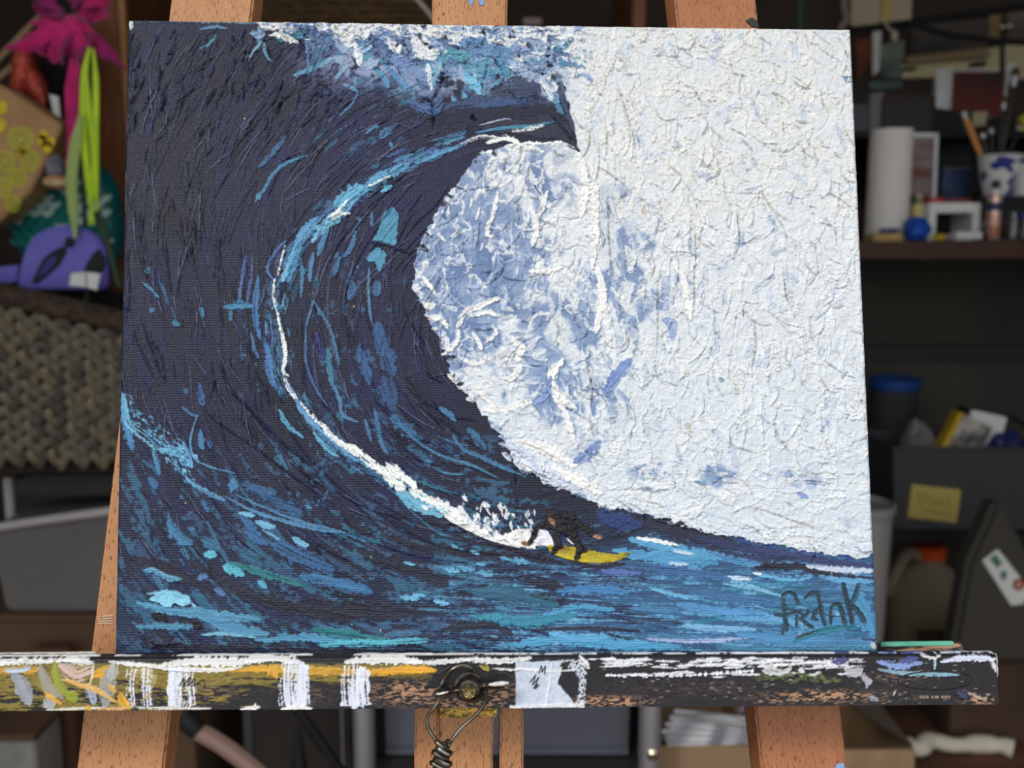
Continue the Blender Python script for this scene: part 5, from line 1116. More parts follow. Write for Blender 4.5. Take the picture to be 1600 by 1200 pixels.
# black box carrying the china pot and the white bottle
Y5 = 2.33
a, b = bpx(1509, Y5), bpx(1625, Y5); zb = at(1560, 308, Y5).z
t = thing('black_box', 'black box on the bench under the blue and white pot', 'box', ((a + b) / 2, Y5, BZ)); w = (b - a) / 2
MB().box((-w, -.05, 0), (w, .10, (zb - BZ) * .8)).build('body', M_black, t, bevel=.003); MB().box((-w - .003, -.053, (zb - BZ) * .8), (w + .003, .103, zb - BZ)).build('lid', M_black, t, bevel=.003)
x = bpx(1553, Y5); hp = at(1553, 243, Y5).z - zb
M_china = mat('blue_and_white_china', (226, 226, 222), .25, col2=(40, 52, 140), scale=26, contrast=(.54, .58), detail=2)
t = thing('china_pot', 'white pot with blue pattern, full of paint brushes', 'pot', (x, Y5 - .004, zb)); w = wpx(33, Y5)
MB().lathe([(w * .62, 0), (w * .78, hp * .3), (w * .95, hp * .75), (w, hp), (w * .94, hp), (w * .88, hp * .75), (w * .6, hp * .1)], 32).build('body', M_china, t); MB().lathe([(w * 1.0, hp * .96), (w * 1.04, hp * .985), (w * .97, hp)], 32).build('rim', M_white, t)
def brush(label, px0, py0, px1, py1, Y, m, rad=.0045, bristle_end=True, group='paint brushes in the china pot'):
    a = at(px0, py0, Y + .02) ; b = at(px1, py1, Y)
    b = b if b.z > zb + .01 else Vector((b.x, b.y, zb + .012))
    t = thing('paint_brush', label, 'paint brush', b, group); v = a - b; L_ = v.length; q = v.to_track_quat('Z', 'Y'); t.rotation_mode = 'QUATERNION'; t.rotation_quaternion = q
    MB().lathe([(rad * .7, 0), (rad, L_ * .4), (rad * 1.1, L_ * .7), (rad * .9, L_ * .86)], 10).build('handle', m, t)
    MB().lathe([(rad * 1.0, L_ * .80), (rad * 1.15, L_ * .90)], 12).build('ferrule', M_silver, t)
    if bristle_end: MB().lathe([(rad * 1.1, L_ * .90), (rad * 1.5, L_ * .95), (rad * .4, L_)], 10).build('bristles', M_bristle, t)
    return t


brush('orange handled paint brush leaning out of the pot to the left', 1501, 166, 1540, 262, Y5, M_brush, .0075, False)
for i, (p0, y0, p1, y1, lab) in enumerate(((1548, 196, 1552, 262, 'short dark brush upright in the middle of the pot'), (1588, 104, 1562, 262, 'long dark brush leaning right over the pot'), (1570, 150, 1558, 262, 'dark brush just right of the short one in the pot'), (1534, 205, 1545, 262, 'dark brush with pale ferrule at the left of the pot'), (1596, 190, 1568, 262, 'silver tipped brush at the far right of the pot'))):
    brush(lab, p0, y0, p1, y1, Y5, M_dbrush, .0055 + .002 * (i % 2))
x = bpx(1597, 2.28); hb = at(1592, 256, 2.28).z - zb
t = thing('white_bottle', 'white squeeze bottle with ribbed cap on the black box', 'bottle', (x, 2.285, zb)); w = wpx(17, 2.28)
MB().lathe([(w * .95, 0), (w, .004), (w, hb * .62), (w * .7, hb * .68)], 24).build('body', M_white, t); MB().lathe([(w * .72, hb * .68), (w * .74, hb * .97), (w * .6, hb)], 24).build('cap', M_white, t); MB().lathe([(w * .22, 0), (w * .22, .002)], 8, M=Matrix.Translation((0, -w * .99, hb * .3)) @ Matrix.Rotation(R(90), 4, 'X')).build('printed_dot', M_black, t)
# jars and tubes at the front of the bench
def jar(label, px, py, half, Y, capm=None):
    h = at(px, py, Y).z - BZ; w = wpx(half, Y); t = thing('glass_jar', label, 'jar', (bpx(px, Y), Y, BZ))
    MB().lathe([(w * .9, 0), (w, .004), (w, h * .72), (w * .8, h * .84), (w * .82, h), (w * .74, h), (w * .72, h * .84), (w * .9, h * .7), (w * .88, .006)], 24).build('body', M_glass, t)
    MB().lathe([(w * .84, .007), (w * .84, h * .35)], 20).build('water', mat('grey_rinse_water', (120, 124, 124), .1, trans=.5), t)
    if capm: MB().lathe([(w * .86, h), (w * .86, h + .010), (w * .8, h + .012)], 24).build('lid', capm, t)
jar('clear glass jar at the right end of the visible bench', 1581, 332, 13, 2.18)
jar('small clear jar tucked behind the copper bottle', 1533, 345, 9, 2.24)
jar('small jar with blue lid at the bench right edge', 1600, 340, 9, 2.155, M_blue)
def tube(label, px, rotz, m, L_=.055, rad=.0075, Y=2.16):
    t = thing('paint_tube', label, 'paint tube', (bpx(px, Y), Y, BZ + .0005), rot=(0, 0, rotz)); M_ = Matrix.Translation((0, 0, rad)) @ Matrix.Rotation(R(90), 4, 'Y')
    v = MB(); v.lathe([(rad * .5, L_), (rad * .5, L_ + .010)], 12, M=M_); v.build('cap', M_black, t)
    MB().lathe([(rad * .98, -L_ * .1), (rad, L_ * .3), (rad, L_ * .9), (rad * .55, L_)], 14, M=M_).build('body', m, t)
tube('white paint tube lying on the bench', 1494, .15, M_white, .06, .011)
tube('yellow and black paint tube lying left of the white one', 1462, .4, mat('yellow_tube', (206, 176, 50), .4), .022, .008)
tube('grey paint tube lying between yellow and white tubes', 1478, .1, mat('grey_tube', (140, 130, 128), .4), .02, .008)
t = tag(MB().box((-.045, -.02, 0), (.045, .02, .004)).build('palette_knife_tray', mat('dark_tray', (54, 44, 52), .5), bevel=.001), 'thin dark tray under the foot of the copper bottle', 'tray'); t.location = (bpx(1556, 2.145), 2.145, BZ)

# ---------------------------------------------------------------- pictures and shelves above the bench
M_matte = mat('cream_mount_board', (206, 194, 150), .8); M_tan = mat('tan_moulding', (150, 128, 92), .6)
def plank(name, label, cat, pts, Y, t_, m, group=None, part_m=None):
    q = [at(px, py, Y) for px, py in pts]; c = sum(q, Vector()) / len(q); c.y = Y
    mb = MB().prism([(p.x - c.x, p.z - c.z) for p in q], 0, t_)
    o = mb.build(name, m, None, bevel=.001); o.location = c; return tag(o, label, cat, group)


plank('mount_board', 'long cream mount board with strips of black tape above the bench', 'board', [(1408, 100), (1600, 66), (1640, 66), (1640, 130), (1565, 118), (1410, 122)], 2.845, .014, M_matte)
for pts in ([(1410, 106), (1433, 104), (1431, 110), (1409, 112)], [(1517, 98), (1543, 95), (1540, 103), (1514, 106)]):
    o = plank('black_tape', 'tape', 'tape', pts, 2.838, .006, M_black); del o['category']; del o['label']
    w_ = o.matrix_basis.copy(); p_ = [q for q in COL.objects if q.name == 'mount_board'][0]; o.parent = p_; o.location = o.location - p_.location
plank('wooden_moulding', 'tan wooden moulding lying along the top of cream board', 'moulding', [(1415, 88), (1545, 74), (1548, 88), (1417, 100)], 2.82, .024, M_tan)
plank('mount_board', 'narrow white mount strip hanging left of the red picture', 'board', [(1463, 108), (1488, 106), (1484, 178), (1462, 180)], 2.838, .021, M_white)
frame('picture_frame', 'dark red picture in a white mount above the brushes', 1484, 108, 1574, 186, 2.83, M_white, mat('dark_red_painting', (110, 36, 28), .6, col2=(50, 42, 34), scale=5, contrast=(.42, .58)), .0, .006)
plank('white_card', 'white card at the right edge beside the cream board', 'card', [(1574, 98), (1590, 98), (1588, 128), (1574, 128)], 2.838, .006, M_white)
plank('grey_binder', 'grey box file standing above the towel roll', 'box file', [(1360, 146), (1382, 144), (1380, 206), (1358, 209)], 2.56, .05, mat('grey_card', (122, 120, 122), .7))
plank('grey_binder', 'darker grey box file beside the canvas edge', 'box file', [(1328, 162), (1358, 164), (1356, 210), (1328, 209)], 2.56, .05, mat('dim_grey_card', (88, 88, 94), .7))
plank('green_glass_sheet', 'dark green glass sheet on edge above the box files', 'glass sheet', [(1358, 128), (1412, 126), (1410, 138), (1358, 140)], 2.848, .012, mat('dark_green_glass', (32, 66, 60), .3))
plank('beige_canvas', 'beige canvas standing at the top beside the pull cord', 'canvas', [(1330, -12), (1425, -12), (1424, 36), (1330, 40)], 2.838, .02, M_beige)
plank('yellow_stick', 'pale yellow wooden strip hanging at the top', 'strip', [(1381, -12), (1394, -12), (1390, 34), (1377, 34)], 2.826, .011, mat('pale_yellow_wood', (206, 180, 104), .6))
plank('orange_brown_picture', 'rusty brown picture beside the top right canvas corner', 'picture', [(1336, 62), (1364, 60), (1364, 92), (1338, 128)], 2.846, .014, mat('rusty_picture', (140, 78, 44), .7, col2=(96, 50, 32), scale=8))
plank('white_mat', 'pale angled mount beside the rusty brown picture', 'board', [(1364, 46), (1378, 40), (1374, 110), (1364, 118)], 2.838, .008, M_white)
plank('grey_green_print', 'grey green print with pale border above the box files', 'print', [(1374, 70), (1414, 62), (1410, 122), (1378, 122)], 2.85, .01, mat('grey_green_print', (150, 158, 140), .6, col2=(70, 86, 80), scale=6))
plank('sepia_print', 'grey brown print behind the crossing black rods', 'print', [(1424, 36), (1545, 30), (1545, 74), (1424, 88)], 2.846, .014, mat('sepia_print', (96, 84, 74), .7, col2=(54, 52, 52), scale=6))
plank('beige_board', 'beige board right of the grey brown print', 'board', [(1546, 16), (1572, 14), (1572, 64), (1546, 66)], 2.846, .014, M_tan)
plank('pale_box', 'pale crate with shiny clips at the top right corner', 'crate', [(1574, 10), (1640, 6), (1640, 58), (1574, 62)], 2.81, .05, mat('weathered_box', (126, 116, 104), .7, col2=(96, 88, 80), scale=10))
for i, x in enumerate((1568, 1579)):
    c = at(x, 42 - i * 2, 2.808); o = MB().lathe([(.006, 0), (.008, .003), (.004, .006)], 12, M=Matrix.Rotation(R(90), 4, 'X')).build('shiny_clip', M_tin); o.location = c; tag(o, ('left' if i == 0 else 'right') + ' one of two shiny clips on the pale crate', 'clip')
def rod(name, label, cat, pts, Y, rad, m, n=6, top=None):
    q = [at(px, py, Y) for px, py in pts]; o_ = q[0].copy(); return_ = MB().tube(([at(top[0], top[1], Y) - o_] if top else []) + curve([p - o_ for p in q], n), rad, 8).build(name, m); return_.location = o_; return tag(return_, label, cat)
rod('black_rod', 'upper black rod slanting up to the right above bench', 'rod', [(1300, 52), (1480, 28), (1790, -18)], 2.62, .010, M_black)
rod('black_rod', 'lower black rod crossing the prints above the bench', 'rod', [(1418, 36), (1520, 60), (1760, 76)], 2.60, .008, M_black)
rod('black_rod', 'short upright black rod beside the white card', 'rod', [(1566, 60), (1566, 112)], 2.60, .007, M_black)
t = rod('pull_cord', 'thin pale pull cord with a bulb-shaped knob', 'cord', [(1350, -10), (1372, 22), (1397, 54)], 2.5, .0025, mat('pale_cord', (196, 184, 160), .7), top=(826, -770))
c = at(1398, 57, 2.5) - t.location; MB().lathe([(.004, -.012), (.009, -.004), (.008, .004), (.003, .014)], 12, c=c).build('knob', mat('pale_cord', 0), t)
rod('bent_pipe', 'bent brown pipe hanging above the canvas corner', 'pipe', [(1318, -14), (1320, 18), (1324, 28), (1316, 40), (1312, 54)], 2.3, .009, mat('brown_pipe', (120, 104, 90), .5), top=(1316, -880))
t = plank('silver_clip', 'thin bright silver clip hanging above the white riser', 'clip', [(1470, 149), (1477, 148), (1472, 176), (1466, 177)], 2.832, .005, mat('bright_silver', (214, 220, 236), .2, .6))
plank('black_case', 'tall black case standing behind the brushes', 'case', [(1462, 168), (1520, 176), (1520, 378), (1464, 378)], 2.60, .05, M_black)
plank('black_bag', 'black bag hanging above the china pot', 'bag', [(1500, 186), (1600, 180), (1640, 200), (1640, 300), (1510, 300)], 2.80, .05, M_black)
plank('cream_label_card', 'small cream card behind the orange handled brush', 'card', [(1512, 176), (1543, 174), (1540, 196), (1516, 198)], 2.794, .005, M_beige)
plank('yellow_tool', 'yellow tool hanging at the right edge of the photo', 'tool', [(1594, 182), (1612, 176), (1612, 204), (1592, 208)], 2.775, .02, mat('yellow_handle', (206, 196, 40), .5))

# ---------------------------------------------------------------- under the bench
def tub(name, label, cat, px0, py0, px1, py1, Y, base, m, depth=.3, taper=.9, lid=None, rim=True):
    """an open plastic box: walls, floor, rolled rim"""
    a = at(px0, (py0 + py1) / 2, Y).x; b = at(px1, (py0 + py1) / 2, Y).x; z1 = at((px0 + px1) / 2, py0, Y).z; h = z1 - base; w = (b - a) / 2; d = depth / 2
    t = thing(name, label, cat, ((a + b) / 2, Y + d, base)); o_ = [(-w, -d), (w, -d), (w, d), (-w, d)]; k = .003
    v = [(x * taper, y * taper, 0) for x, y in o_] + [(x, y, h) for x, y in o_] + [((x - k * np.sign(x)), (y - k * np.sign(y)), h) for x, y in o_] + [((x - k * np.sign(x)) * taper, (y - k * np.sign(y)) * taper, k) for x, y in o_]
    f = [(3, 2, 1, 0)] + [(i, (i + 1) % 4, 4 + (i + 1) % 4, 4 + i) for i in range(4)] + [(4 + i, 4 + (i + 1) % 4, 8 + (i + 1) % 4, 8 + i) for i in range(4)] + [(8 + i, 8 + (i + 1) % 4, 12 + (i + 1) % 4, 12 + i) for i in range(4)] + [(12, 13, 14, 15)]
    MB().add(v, f).build('body', m, t, bevel=.0012)
    if rim: MB().tube([(-w, -d, h), (w, -d, h), (w, d, h), (-w, d, h)], .006, 8, closed=True).build('rim', m, t)
    if lid: MB().box((-w - .006, -d - .006, h), (w + .006, d + .006, h + .02)).build('lid', lid, t, bevel=.004)
    return t, w, h


M_cloudy = mat('cloudy_plastic', (92, 92, 94), .35, trans=.4, ior=1.1)
M_grey = mat('dark_grey_plastic', (96, 98, 106), .5)
tb, w, h = tub('storage_bin', 'clear plastic bin with yellow note on its front, under bench', 'bin', 1392, 702, 1625, 832, YF + .04, zs, M_cloudy, .20)
a, b = at(1425, 757, YF + .035), at(1499, 811, YF + .035)
loc = tb.location
note = MB().sheet(lambda u, v: (a.x + (b.x - a.x) * u - loc.x, YF + .036 - loc.y + .012 * (1 - v), b.z + (a.z - b.z) * v - .016 * u * .8 - loc.z), 6, 5, .0008).build('yellow_note', M_ochre, tb)
M_ink = mat('black_marker', (60, 52, 40), .6)
for i, (u0, v0, u1, v1) in enumerate(((.14, .78, .20, .40), (.20, .76, .34, .72), (.34, .72, .30, .48), (.40, .62, .48, .44), (.48, .62, .58, .46), (.60, .66, .66, .44), (.74, .80, .78, .42), (.30, .30, .62, .24), (.62, .26, .86, .22))):
    p = lambda u, v: Vector((a.x + (b.x - a.x) * u - loc.x, YF + .0352 - loc.y + .012 * (1 - v), b.z + (a.z - b.z) * v - .016 * u * .8 - loc.z))
    MB().tube([p(u0, v0), p((u0 + u1) / 2 + .02, (v0 + v1) / 2), p(u1, v1)], .0009, 6).build('handwriting', M_ink, tb)
zz = zs + h
def packed(name, label, cat, px, py, Y, sx, sy, sz, rot, m, m2=None, nm2='end_flap'):
    c = at(px, py, Y); t = thing(name, label, cat, (c.x, Y, c.z), rot=rot)
    MB().box((-sx, -sy, -sz), (sx, sy, sz)).build('body', m, t, bevel=.002)
    if m2: MB().box((-sx - .001, -sy - .001, -sz), (-sx + .012, sy + .001, sz + .001)).build(nm2, m2, t, bevel=.001)
    return t
packed('paint_carton', 'yellow, black and white carton sticking out of the bin', 'carton', 1505, 684, YF + .09, .045, .018, .05, (0, R(24), 0), mat('carton_print', (190, 184, 176), .5, col2=(50, 46, 50), scale=24), mat('carton_yellow', (196, 160, 40), .5))
packed('carton', 'white topped carton behind the striped one in bin', 'carton', 1528, 672, YF + .145, .05, .02, .045, (0, R(12), 0), M_white, M_black)
crumple('plastic_bag', mat('navy_bag', (30, 44, 96), .4), (at(1568, 712, YF + .13).x, YF + .13, zs + h - .08), .05, .05, .055, 5, 'crumpled navy bag stuffed in the bin with yellow note', 'bag')
crumple('grey_bag', mat('grey_bag', (120, 118, 120), .5), (at(1432, 705, YF + .14).x, YF + .14, zs + h - .10), .045, .05, .075, 6, 'crumpled grey bag at the left inside the noted bin', 'bag')
rod('black_cable', 'black cable hump lying over the bin contents', 'cable', [(1500, 668), (1560, 655), (1580, 652), (1620, 676)], YF + .16, .006, M_black)
# round tub with a blue lid on the shelf behind the canvas edge
Y6 = YF + .40; zp = at(1395, 696, Y6).z
stack = thing('white_crate', 'white crate under the tub with the blue lid', 'crate', (at(1378, 690, Y6).x, Y6, zs))
MB().box((-.09, -.12, 0), (.09, .12, zp - zs - .012)).build('body', mat('dark_crate', (54, 50, 50), .7), stack, bevel=.004); MB().box((-.095, -.125, zp - zs - .012), (.095, .125, zp - zs)).build('lid', M_white, stack, bevel=.003)
x = at(1396, 640, Y6).x; h6 = at(1396, 590, Y6).z - zp; w6 = wpx(37, Y6)
t = thing('deli_tub', 'round clear tub with blue lid on a white crate', 'tub', (x, Y6, zp))
MB().lathe([(w6 * .82, 0), (w6 * .86, .004), (w6 * .98, h6 * .86), (w6 * .94, h6 * .86), (w6 * .82, .006)], 28).build('body', M_cloudy, t); MB().lathe([(w6 * 1.02, h6 * .84), (w6 * 1.05, h6 * .88), (w6 * 1.05, h6 * .97), (w6 * .98, h6), (w6 * .9, h6 * .97)], 28).build('lid', M_blue, t)
crumple('beads', mat('grey_blue_beads', (110, 118, 128), .5, col2=(60, 66, 96), scale=60), (x, Y6, zp + .006), w6 * .6, w6 * .6, h6 * .3, 9, 'grey blue contents seen through the blue lidded tub', 'beads', .15)

# on the floor: jug, bag, white tub
Yj = 2.30
def floor_y(py):
    d = ray(1450, py); return -CAM_Z / d.z * d.y
hj = at(1445, 852, Yj).z; wj = wpx(62, Yj)
t = thing('plastic_jug', 'cloudy plastic jug with orange cap standing on the floor', 'jug', (at(1446, 960, Yj).x, Yj, 0))
M_jug = mat('cloudy_jug_plastic', (190, 180, 158), .4, trans=.5, ior=1.1); M_liq = mat('tan_liquid', (206, 166, 110), .5)
MB().lathe([(wj * .94, 0), (wj, .008), (wj, hj * .56), (wj * .93, hj * .66), (wj * .62, hj * .80), (wj * .36, hj * .87), (wj * .33, hj * .92)], 32).build('body', M_jug, t)
MB().lathe([(wj * .90, .006), (wj * .97, hj * .03), (wj * .97, hj * .55)], 32).build('tan_contents', M_liq, t)
MB().lathe([(wj * .40, hj * .90), (wj * .41, hj * .985), (wj * .36, hj)], 24, c=(0, 0, 0)).build('orange_cap', mat('orange_cap', (226, 92, 36), .4), t)
MB().tube(curve([(-wj * .28, -.01, hj * .90), (-wj * .52, -.015, hj * .955), (-wj * .72, -.015, hj * .91), (-wj * .95, -.015, hj * .72), (-wj * 1.0, -.01, hj * .60)], 8), .014, 10).build('handle', M_jug, t)
Yt = 1.98
x = at(1340, 830, Yt).x; ht = at(1340, 784, Yt).z; wt = wpx(56, Yt)
t = thing('white_bucket', 'white plastic bucket half hidden by the right canvas edge', 'bucket', (x, Yt, 0))
MB().lathe([(wt * .78, 0), (wt * .8, .005), (wt * .93, ht), (wt * .90, ht), (wt * .77, .01)], 32).build('body', mat('grey_white_plastic', (150, 148, 146), .5), t); MB().lathe([(wt * .95, ht * .955), (wt, ht * .965), (wt, ht * .995), (wt * .94, ht), (wt * .92, ht * .98)], 32).build('rim', mat('grey_white_plastic', 0), t)
# tilted clear bag with a label
Yg = 1.92
M_bag = mat('cloudy_bag', (88, 84, 78), .4, trans=.25, ior=1.1)
q = [at(*p, Yg) for p in ((1486, 1035), (1512, 880), (1552, 792), (1562, 780), (1600, 850), (1650, 960), (1650, 1040))]
zb0 = at(1500, 1035, Yg).z; c = Vector((q[0].x + .1, Yg, zb0)); t = thing('low_brown_box', 'low dark brown box on the floor under the plastic sack', 'box', (c.x, Yg, 0)); M_lowb = mat('dark_brown_card', (84, 62, 46), .85, col2=(62, 46, 36), scale=8)
MB().box((-.10, -.01, 0), (.13, .17, zb0 - .012)).build('body', M_lowb, t, bevel=.003); MB().box((-.103, -.013, zb0 - .012), (.133, .173, zb0)).build('lid', M_lowb, t, bevel=.002)
t = thing('plastic_sack', 'cloudy plastic sack with a slanted label on the low box', 'sack', c)
pl = [(p.x - c.x, max(0.0, p.z - zb0)) for p in q]; pl[0] = (pl[0][0], 0); pl[-1] = (pl[-1][0], 0)
MB().prism(pl, 0, .06).build('body', M_bag, t, bevel=.012, seg=3)
lab = [at(*p, Yg - .002) for p in ((1535, 876), (1559, 858), (1610, 922), (1598, 944), (1580, 946))]
lo_ = MB().prism([(p.x - c.x, p.z - zb0) for p in lab], -.0025, -.0005).build('paper_label', M_white, t)
cc_ = at(1592, 913, Yg - .003); MB().lathe([(.013, 0), (.013, .0012)], 20, M=Matrix.Translation((cc_.x - c.x, -.0026, cc_.z - zb0)) @ Matrix.Rotation(R(90), 4, 'X')).build('red_emblem', mat('dark_red_print', (150, 40, 44), .5), lo_)
MB().lathe([(.006, .0012), (.006, .0018)], 14, M=Matrix.Translation((cc_.x - c.x, -.0026, cc_.z - zb0)) @ Matrix.Rotation(R(90), 4, 'X')).build('emblem_centre', mat('pale_pink_print', (214, 170, 160), .5), lo_)
for pts in (((1546, 873), (1556, 866), (1566, 880), (1558, 888)), ((1562, 896), (1570, 890), (1574, 900), (1566, 908))):
    g_ = [at(*p, Yg - .003) for p in pts]; MB().prism([(p.x - c.x, p.z - zb0) for p in g_], -.0035, -.002).build('green_print', mat('green_print', (70, 120, 96), .6), lo_)

# ---------------------------------------------------------------- floor things bottom right
M_ragw = mat('paint_stiff_white_rag', (214, 206, 188), .9, bump=.4, scale=90)
Yr = 1.86
c = Vector((at(1500, 1168, Yr).x, Yr, .022))
mb = MB(); pth = [at(px, py, Yr + dy) - c for px, py, dy in ((1418, 1158, 0), (1436, 1172, -.02), (1452, 1160, .02), (1490, 1166, .0), (1530, 1172, .01), (1565, 1168, .0), (1582, 1184, -.01))]
pth = [Vector((p.x, p.y, max(-.004, p.z * .35))) for p in pth]
mb.tube(curve(pth, 4), [.014 + .006 * rb.random() for _ in range(len(curve(pth, 4)))], 10)
o = mb.build('twisted_rag', M_ragw); o.location = c; tag(o, 'stiff off-white twisted rag lying on the brown floor', 'rag')
M_ink2 = mat('printed_page', (232, 232, 236), .7, col2=(140, 140, 150), scale=60, stretch=(.4, 3, 3), contrast=(.5, .56))
M_corr = mat('corrugated_card', (150, 122, 92), .8)
def carton(name, label, px0, px1, py_top, Y, dep, m, flapdir=0):
    a = at(px0, py_top, Y).x; b = at(px1, py_top, Y).x; h = at(px0, py_top, Y).z; t = thing(name, label, 'box', ((a + b) / 2, Y, 0)); w = (b - a) / 2; k = .004
    for lo, hi in (((-w, 0, 0), (w, k, h)), ((-w, dep - k, 0), (w, dep, h)), ((-w, k, 0), (-w + k, dep - k, h)), ((w - k, k, 0), (w, dep - k, h))): MB().box(lo, hi).build('panel', m, t)
    MB().box((-w + k, k, 0), (w - k, dep - k, k)).build('base_panel', m, t)
    return t, w, h
t, w, h = carton('cardboard_box', 'open cardboard box on the floor behind the right easel leg', 1240, 1430, 1172, 1.45, .30, M_card)
fl = MB().add([(w, .01, h), (w, .30, h), (w - .10, .36, h + .13), (w - .09, .04, h + .05)], [(0, 1, 2, 3)]); fl.add([(w + .003, .01, h), (w + .003, .30, h), (w - .097, .36, h + .133), (w - .087, .04, h + .053)], [(3, 2, 1, 0)]); fl.build('flap', mat('grey_inside_card', (96, 84, 74), .8), t)
t, w, h = carton('document_box', 'low cardboard tray of printed papers behind the easel', 1028, 1182, 1166, 1.34, .22, M_corr)
docbox = t
for i in range(4):
    o = MB().box((-.062, -.012, 0), (.062, .032, .0015)).build('printed_sheet', M_ink2); o.location = (t.location.x + .002 + .006 * i, 1.355 + .012 * i, h + .0008 + .0024 * i); o.rotation_euler = (.03, 0, .05 - .09 * i)
    tag(o, ('lowest', 'second', 'third', 'topmost')[i] + ' printed sheet of the pile on the cardboard tray', 'paper', 'printed papers on the cardboard tray')
rod('grey_strap', 'pale lilac strap looped behind the document tray', 'strap', [(1140, 1150), (1150, 1120), (1163, 1104), (1174, 1128), (1184, 1150)], 1.55, .006, mat('lilac_strap', (150, 144, 176), .6))
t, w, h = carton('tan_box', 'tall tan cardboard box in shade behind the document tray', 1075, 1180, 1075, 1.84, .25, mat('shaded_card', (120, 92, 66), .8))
for i in range(5):
    o = MB().box((-.04, 0, 0), (.04, .10, .006)).build('blue_magazine', mat('pale_blue_cover', (120, 140, 180), .5, col2=(190, 196, 206), scale=20)); o.location = (at(1052, 1130, 1.6).x, 1.58, .40 + .0062 * i); o.rotation_euler = (0, 0, .06 * (i % 3)); tag(o, ('lowest', 'second', 'third', 'fourth', 'topmost')[i] + ' blue magazine of the stack behind the steel post', 'magazine', 'blue magazines on the small crate')
t = thing('wooden_crate', 'dark wooden crate carrying the stack of blue magazines', 'crate', (at(1052, 1130, 1.6).x, 1.63, 0)); MB().box((-.05, -.06, 0), (.05, .09, .385)).build('body', mat('dark_wood_crate', (60, 44, 34), .8), t, bevel=.003); MB().box((-.053, -.063, .385), (.053, .093, .3995)).build('top_board', mat('dark_wood_crate', 0), t, bevel=.002)

# ---------------------------------------------------------------- rack behind the easel's foot
rack = thing('metal_rack', 'steel rack with two round posts behind the easel foot', 'rack', (.02, 1.3, 0))
for px in (569, 1015):
    x = at(px, 1150, 1.3).x - .02
    p = MB().lathe([(.0155, 0), (.0155, .58), (.0135, .585)], 24, c=(x, 0, 0)).build('post', M_steel, rack)
    if px == 1015:
        zz_ = at(1019, 1179, 1.285).z; MB().lathe([(.0085, 0), (.0085, .003), (.005, .006)], 16, M=Matrix.Translation((x + .003, -.0150, zz_)) @ Matrix.Rotation(R(90), 4, 'X')).build('screw', M_tin, p)
zsh = at(900, 1186, 1.3).z
xa_, xb_ = at(569, 1150, 1.3).x - .02, at(1015, 1150, 1.3).x - .02
MB().box((xa_ - .01, .02, zsh - .03), (xb_ + .01, .30, zsh - .012)).build('shelf', M_blackwood, rack, bevel=.002)
MB().box((xa_ - .01, .02, .08), (xb_ + .01, .30, .095)).build('shelf', M_blackwood, rack, bevel=.002)
t, w, h = tub('storage_tote', 'dark grey plastic tote on the rack behind the easel', 'tote', 600, 1030, 985, 1184, 1.335, zsh - .012, mat('slate_grey_tote', (92, 94, 104), .5, col2=(80, 82, 92), scale=6), .24, .99, rim=False, lid=mat('slate_grey_tote', 0))
MB().box((-w * .99, -.126, .002), (w * .99, -.12, .012)).build('base_lip', mat('slate_grey_tote', 0), t, bevel=.001)
cab = thing('dark_cupboard', 'dark brown cupboard side with metal edge left of steel post', 'cupboard', (at(460, 1150, 1.45).x, 1.45, 0))
a, b = at(395, 1150, 1.45).x - cab.location.x, at(549, 1150, 1.45).x - cab.location.x
M_dkbr = mat('dark_brown_board', (52, 46, 42), .7, col2=(40, 36, 34), scale=8)
MB().box((a, 0, 0), (b, .25, .62)).build('side_panel', M_dkbr, cab, bevel=.002); MB().box((b - .016, -.003, 0), (b - .012, .0, .62)).build('metal_edge', M_steel, cab)
MB().box((a - .014, -.002, 0), (a, .2, .62)).build('metal_edge', mat('grey_edge', (84, 84, 86), .4, .5), cab)
t = thing('black_cone', 'black pointed cone standing before the dark cupboard', 'cone', (at(466, 1150, 1.33).x, 1.33, 0)); z_ = at(466, 1132, 1.33).z
MB().lathe([(.035, 0), (.034, .01), (.014, z_ * .75), (.006, z_ * .93), (.001, z_)], 20).build('body', M_black, t); MB().lathe([(.045, 0), (.045, .006)], 20).build('base', M_black, t)
rod('black_pole', 'thin black pole leaning on the dark cupboard', 'pole', [(465, 1108), (540, 1215)], 1.36, .008, M_black)
t = rod('slanted_tool', 'pinkish beige tool with black head slanting behind the left easel leg', 'tool', [(310, 1142), (345, 1162), (378, 1186), (420, 1222)], 1.2, .012, mat('pink_beige_handle', (150, 122, 110), .6), 2)
v0 = at(285, 1118, 1.2) - t.location; MB().tube([(0, 0, 0), v0 * .5, v0], [.013, .015, .012], 10).build('black_head', M_black, t)

# ---------------------------------------------------------------- left side: basket on a plastic drawer
Yb = 1.50
zB = at(100, 742, Yb).z; xL, xR = at(-70, 600, Yb).x, at(330, 600, Yb).x
ztl, ztr = at(0, 446, Yb).z, at(190, 490, Yb).z; sl = (ztr - ztl) / (at(190, 490, Yb).x - at(0, 446, Yb).x)
bk = thing('wicker_basket', 'grey brown woven basket filled with party things at left', 'basket', ((xL + xR) / 2, Yb, zB))
ox = bk.location.x
ztop = lambda x: ztl + sl * (x - at(0, 446, Yb).x)
M_weave = [mat('grey_seagrass', (142, 132, 114), .9, col2=(98, 91, 80), scale=50, bump=.4), mat('tan_seagrass', (158, 144, 118), .9, col2=(106, 96, 78), scale=50, bump=.4), mat('dark_seagrass', (112, 105, 94), .9, col2=(74, 69, 63), scale=50, bump=.4)]
M_inb = mat('basket_core', (44, 38, 34), .95)
dpt = .30
v = [(xL - ox, .012, 0), (xR - ox, .012, 0), (xR - ox, dpt, 0), (xL - ox, dpt, 0)]; v += [(x, y, ztop(x + ox) - zB - .01) for x, y, z in v]
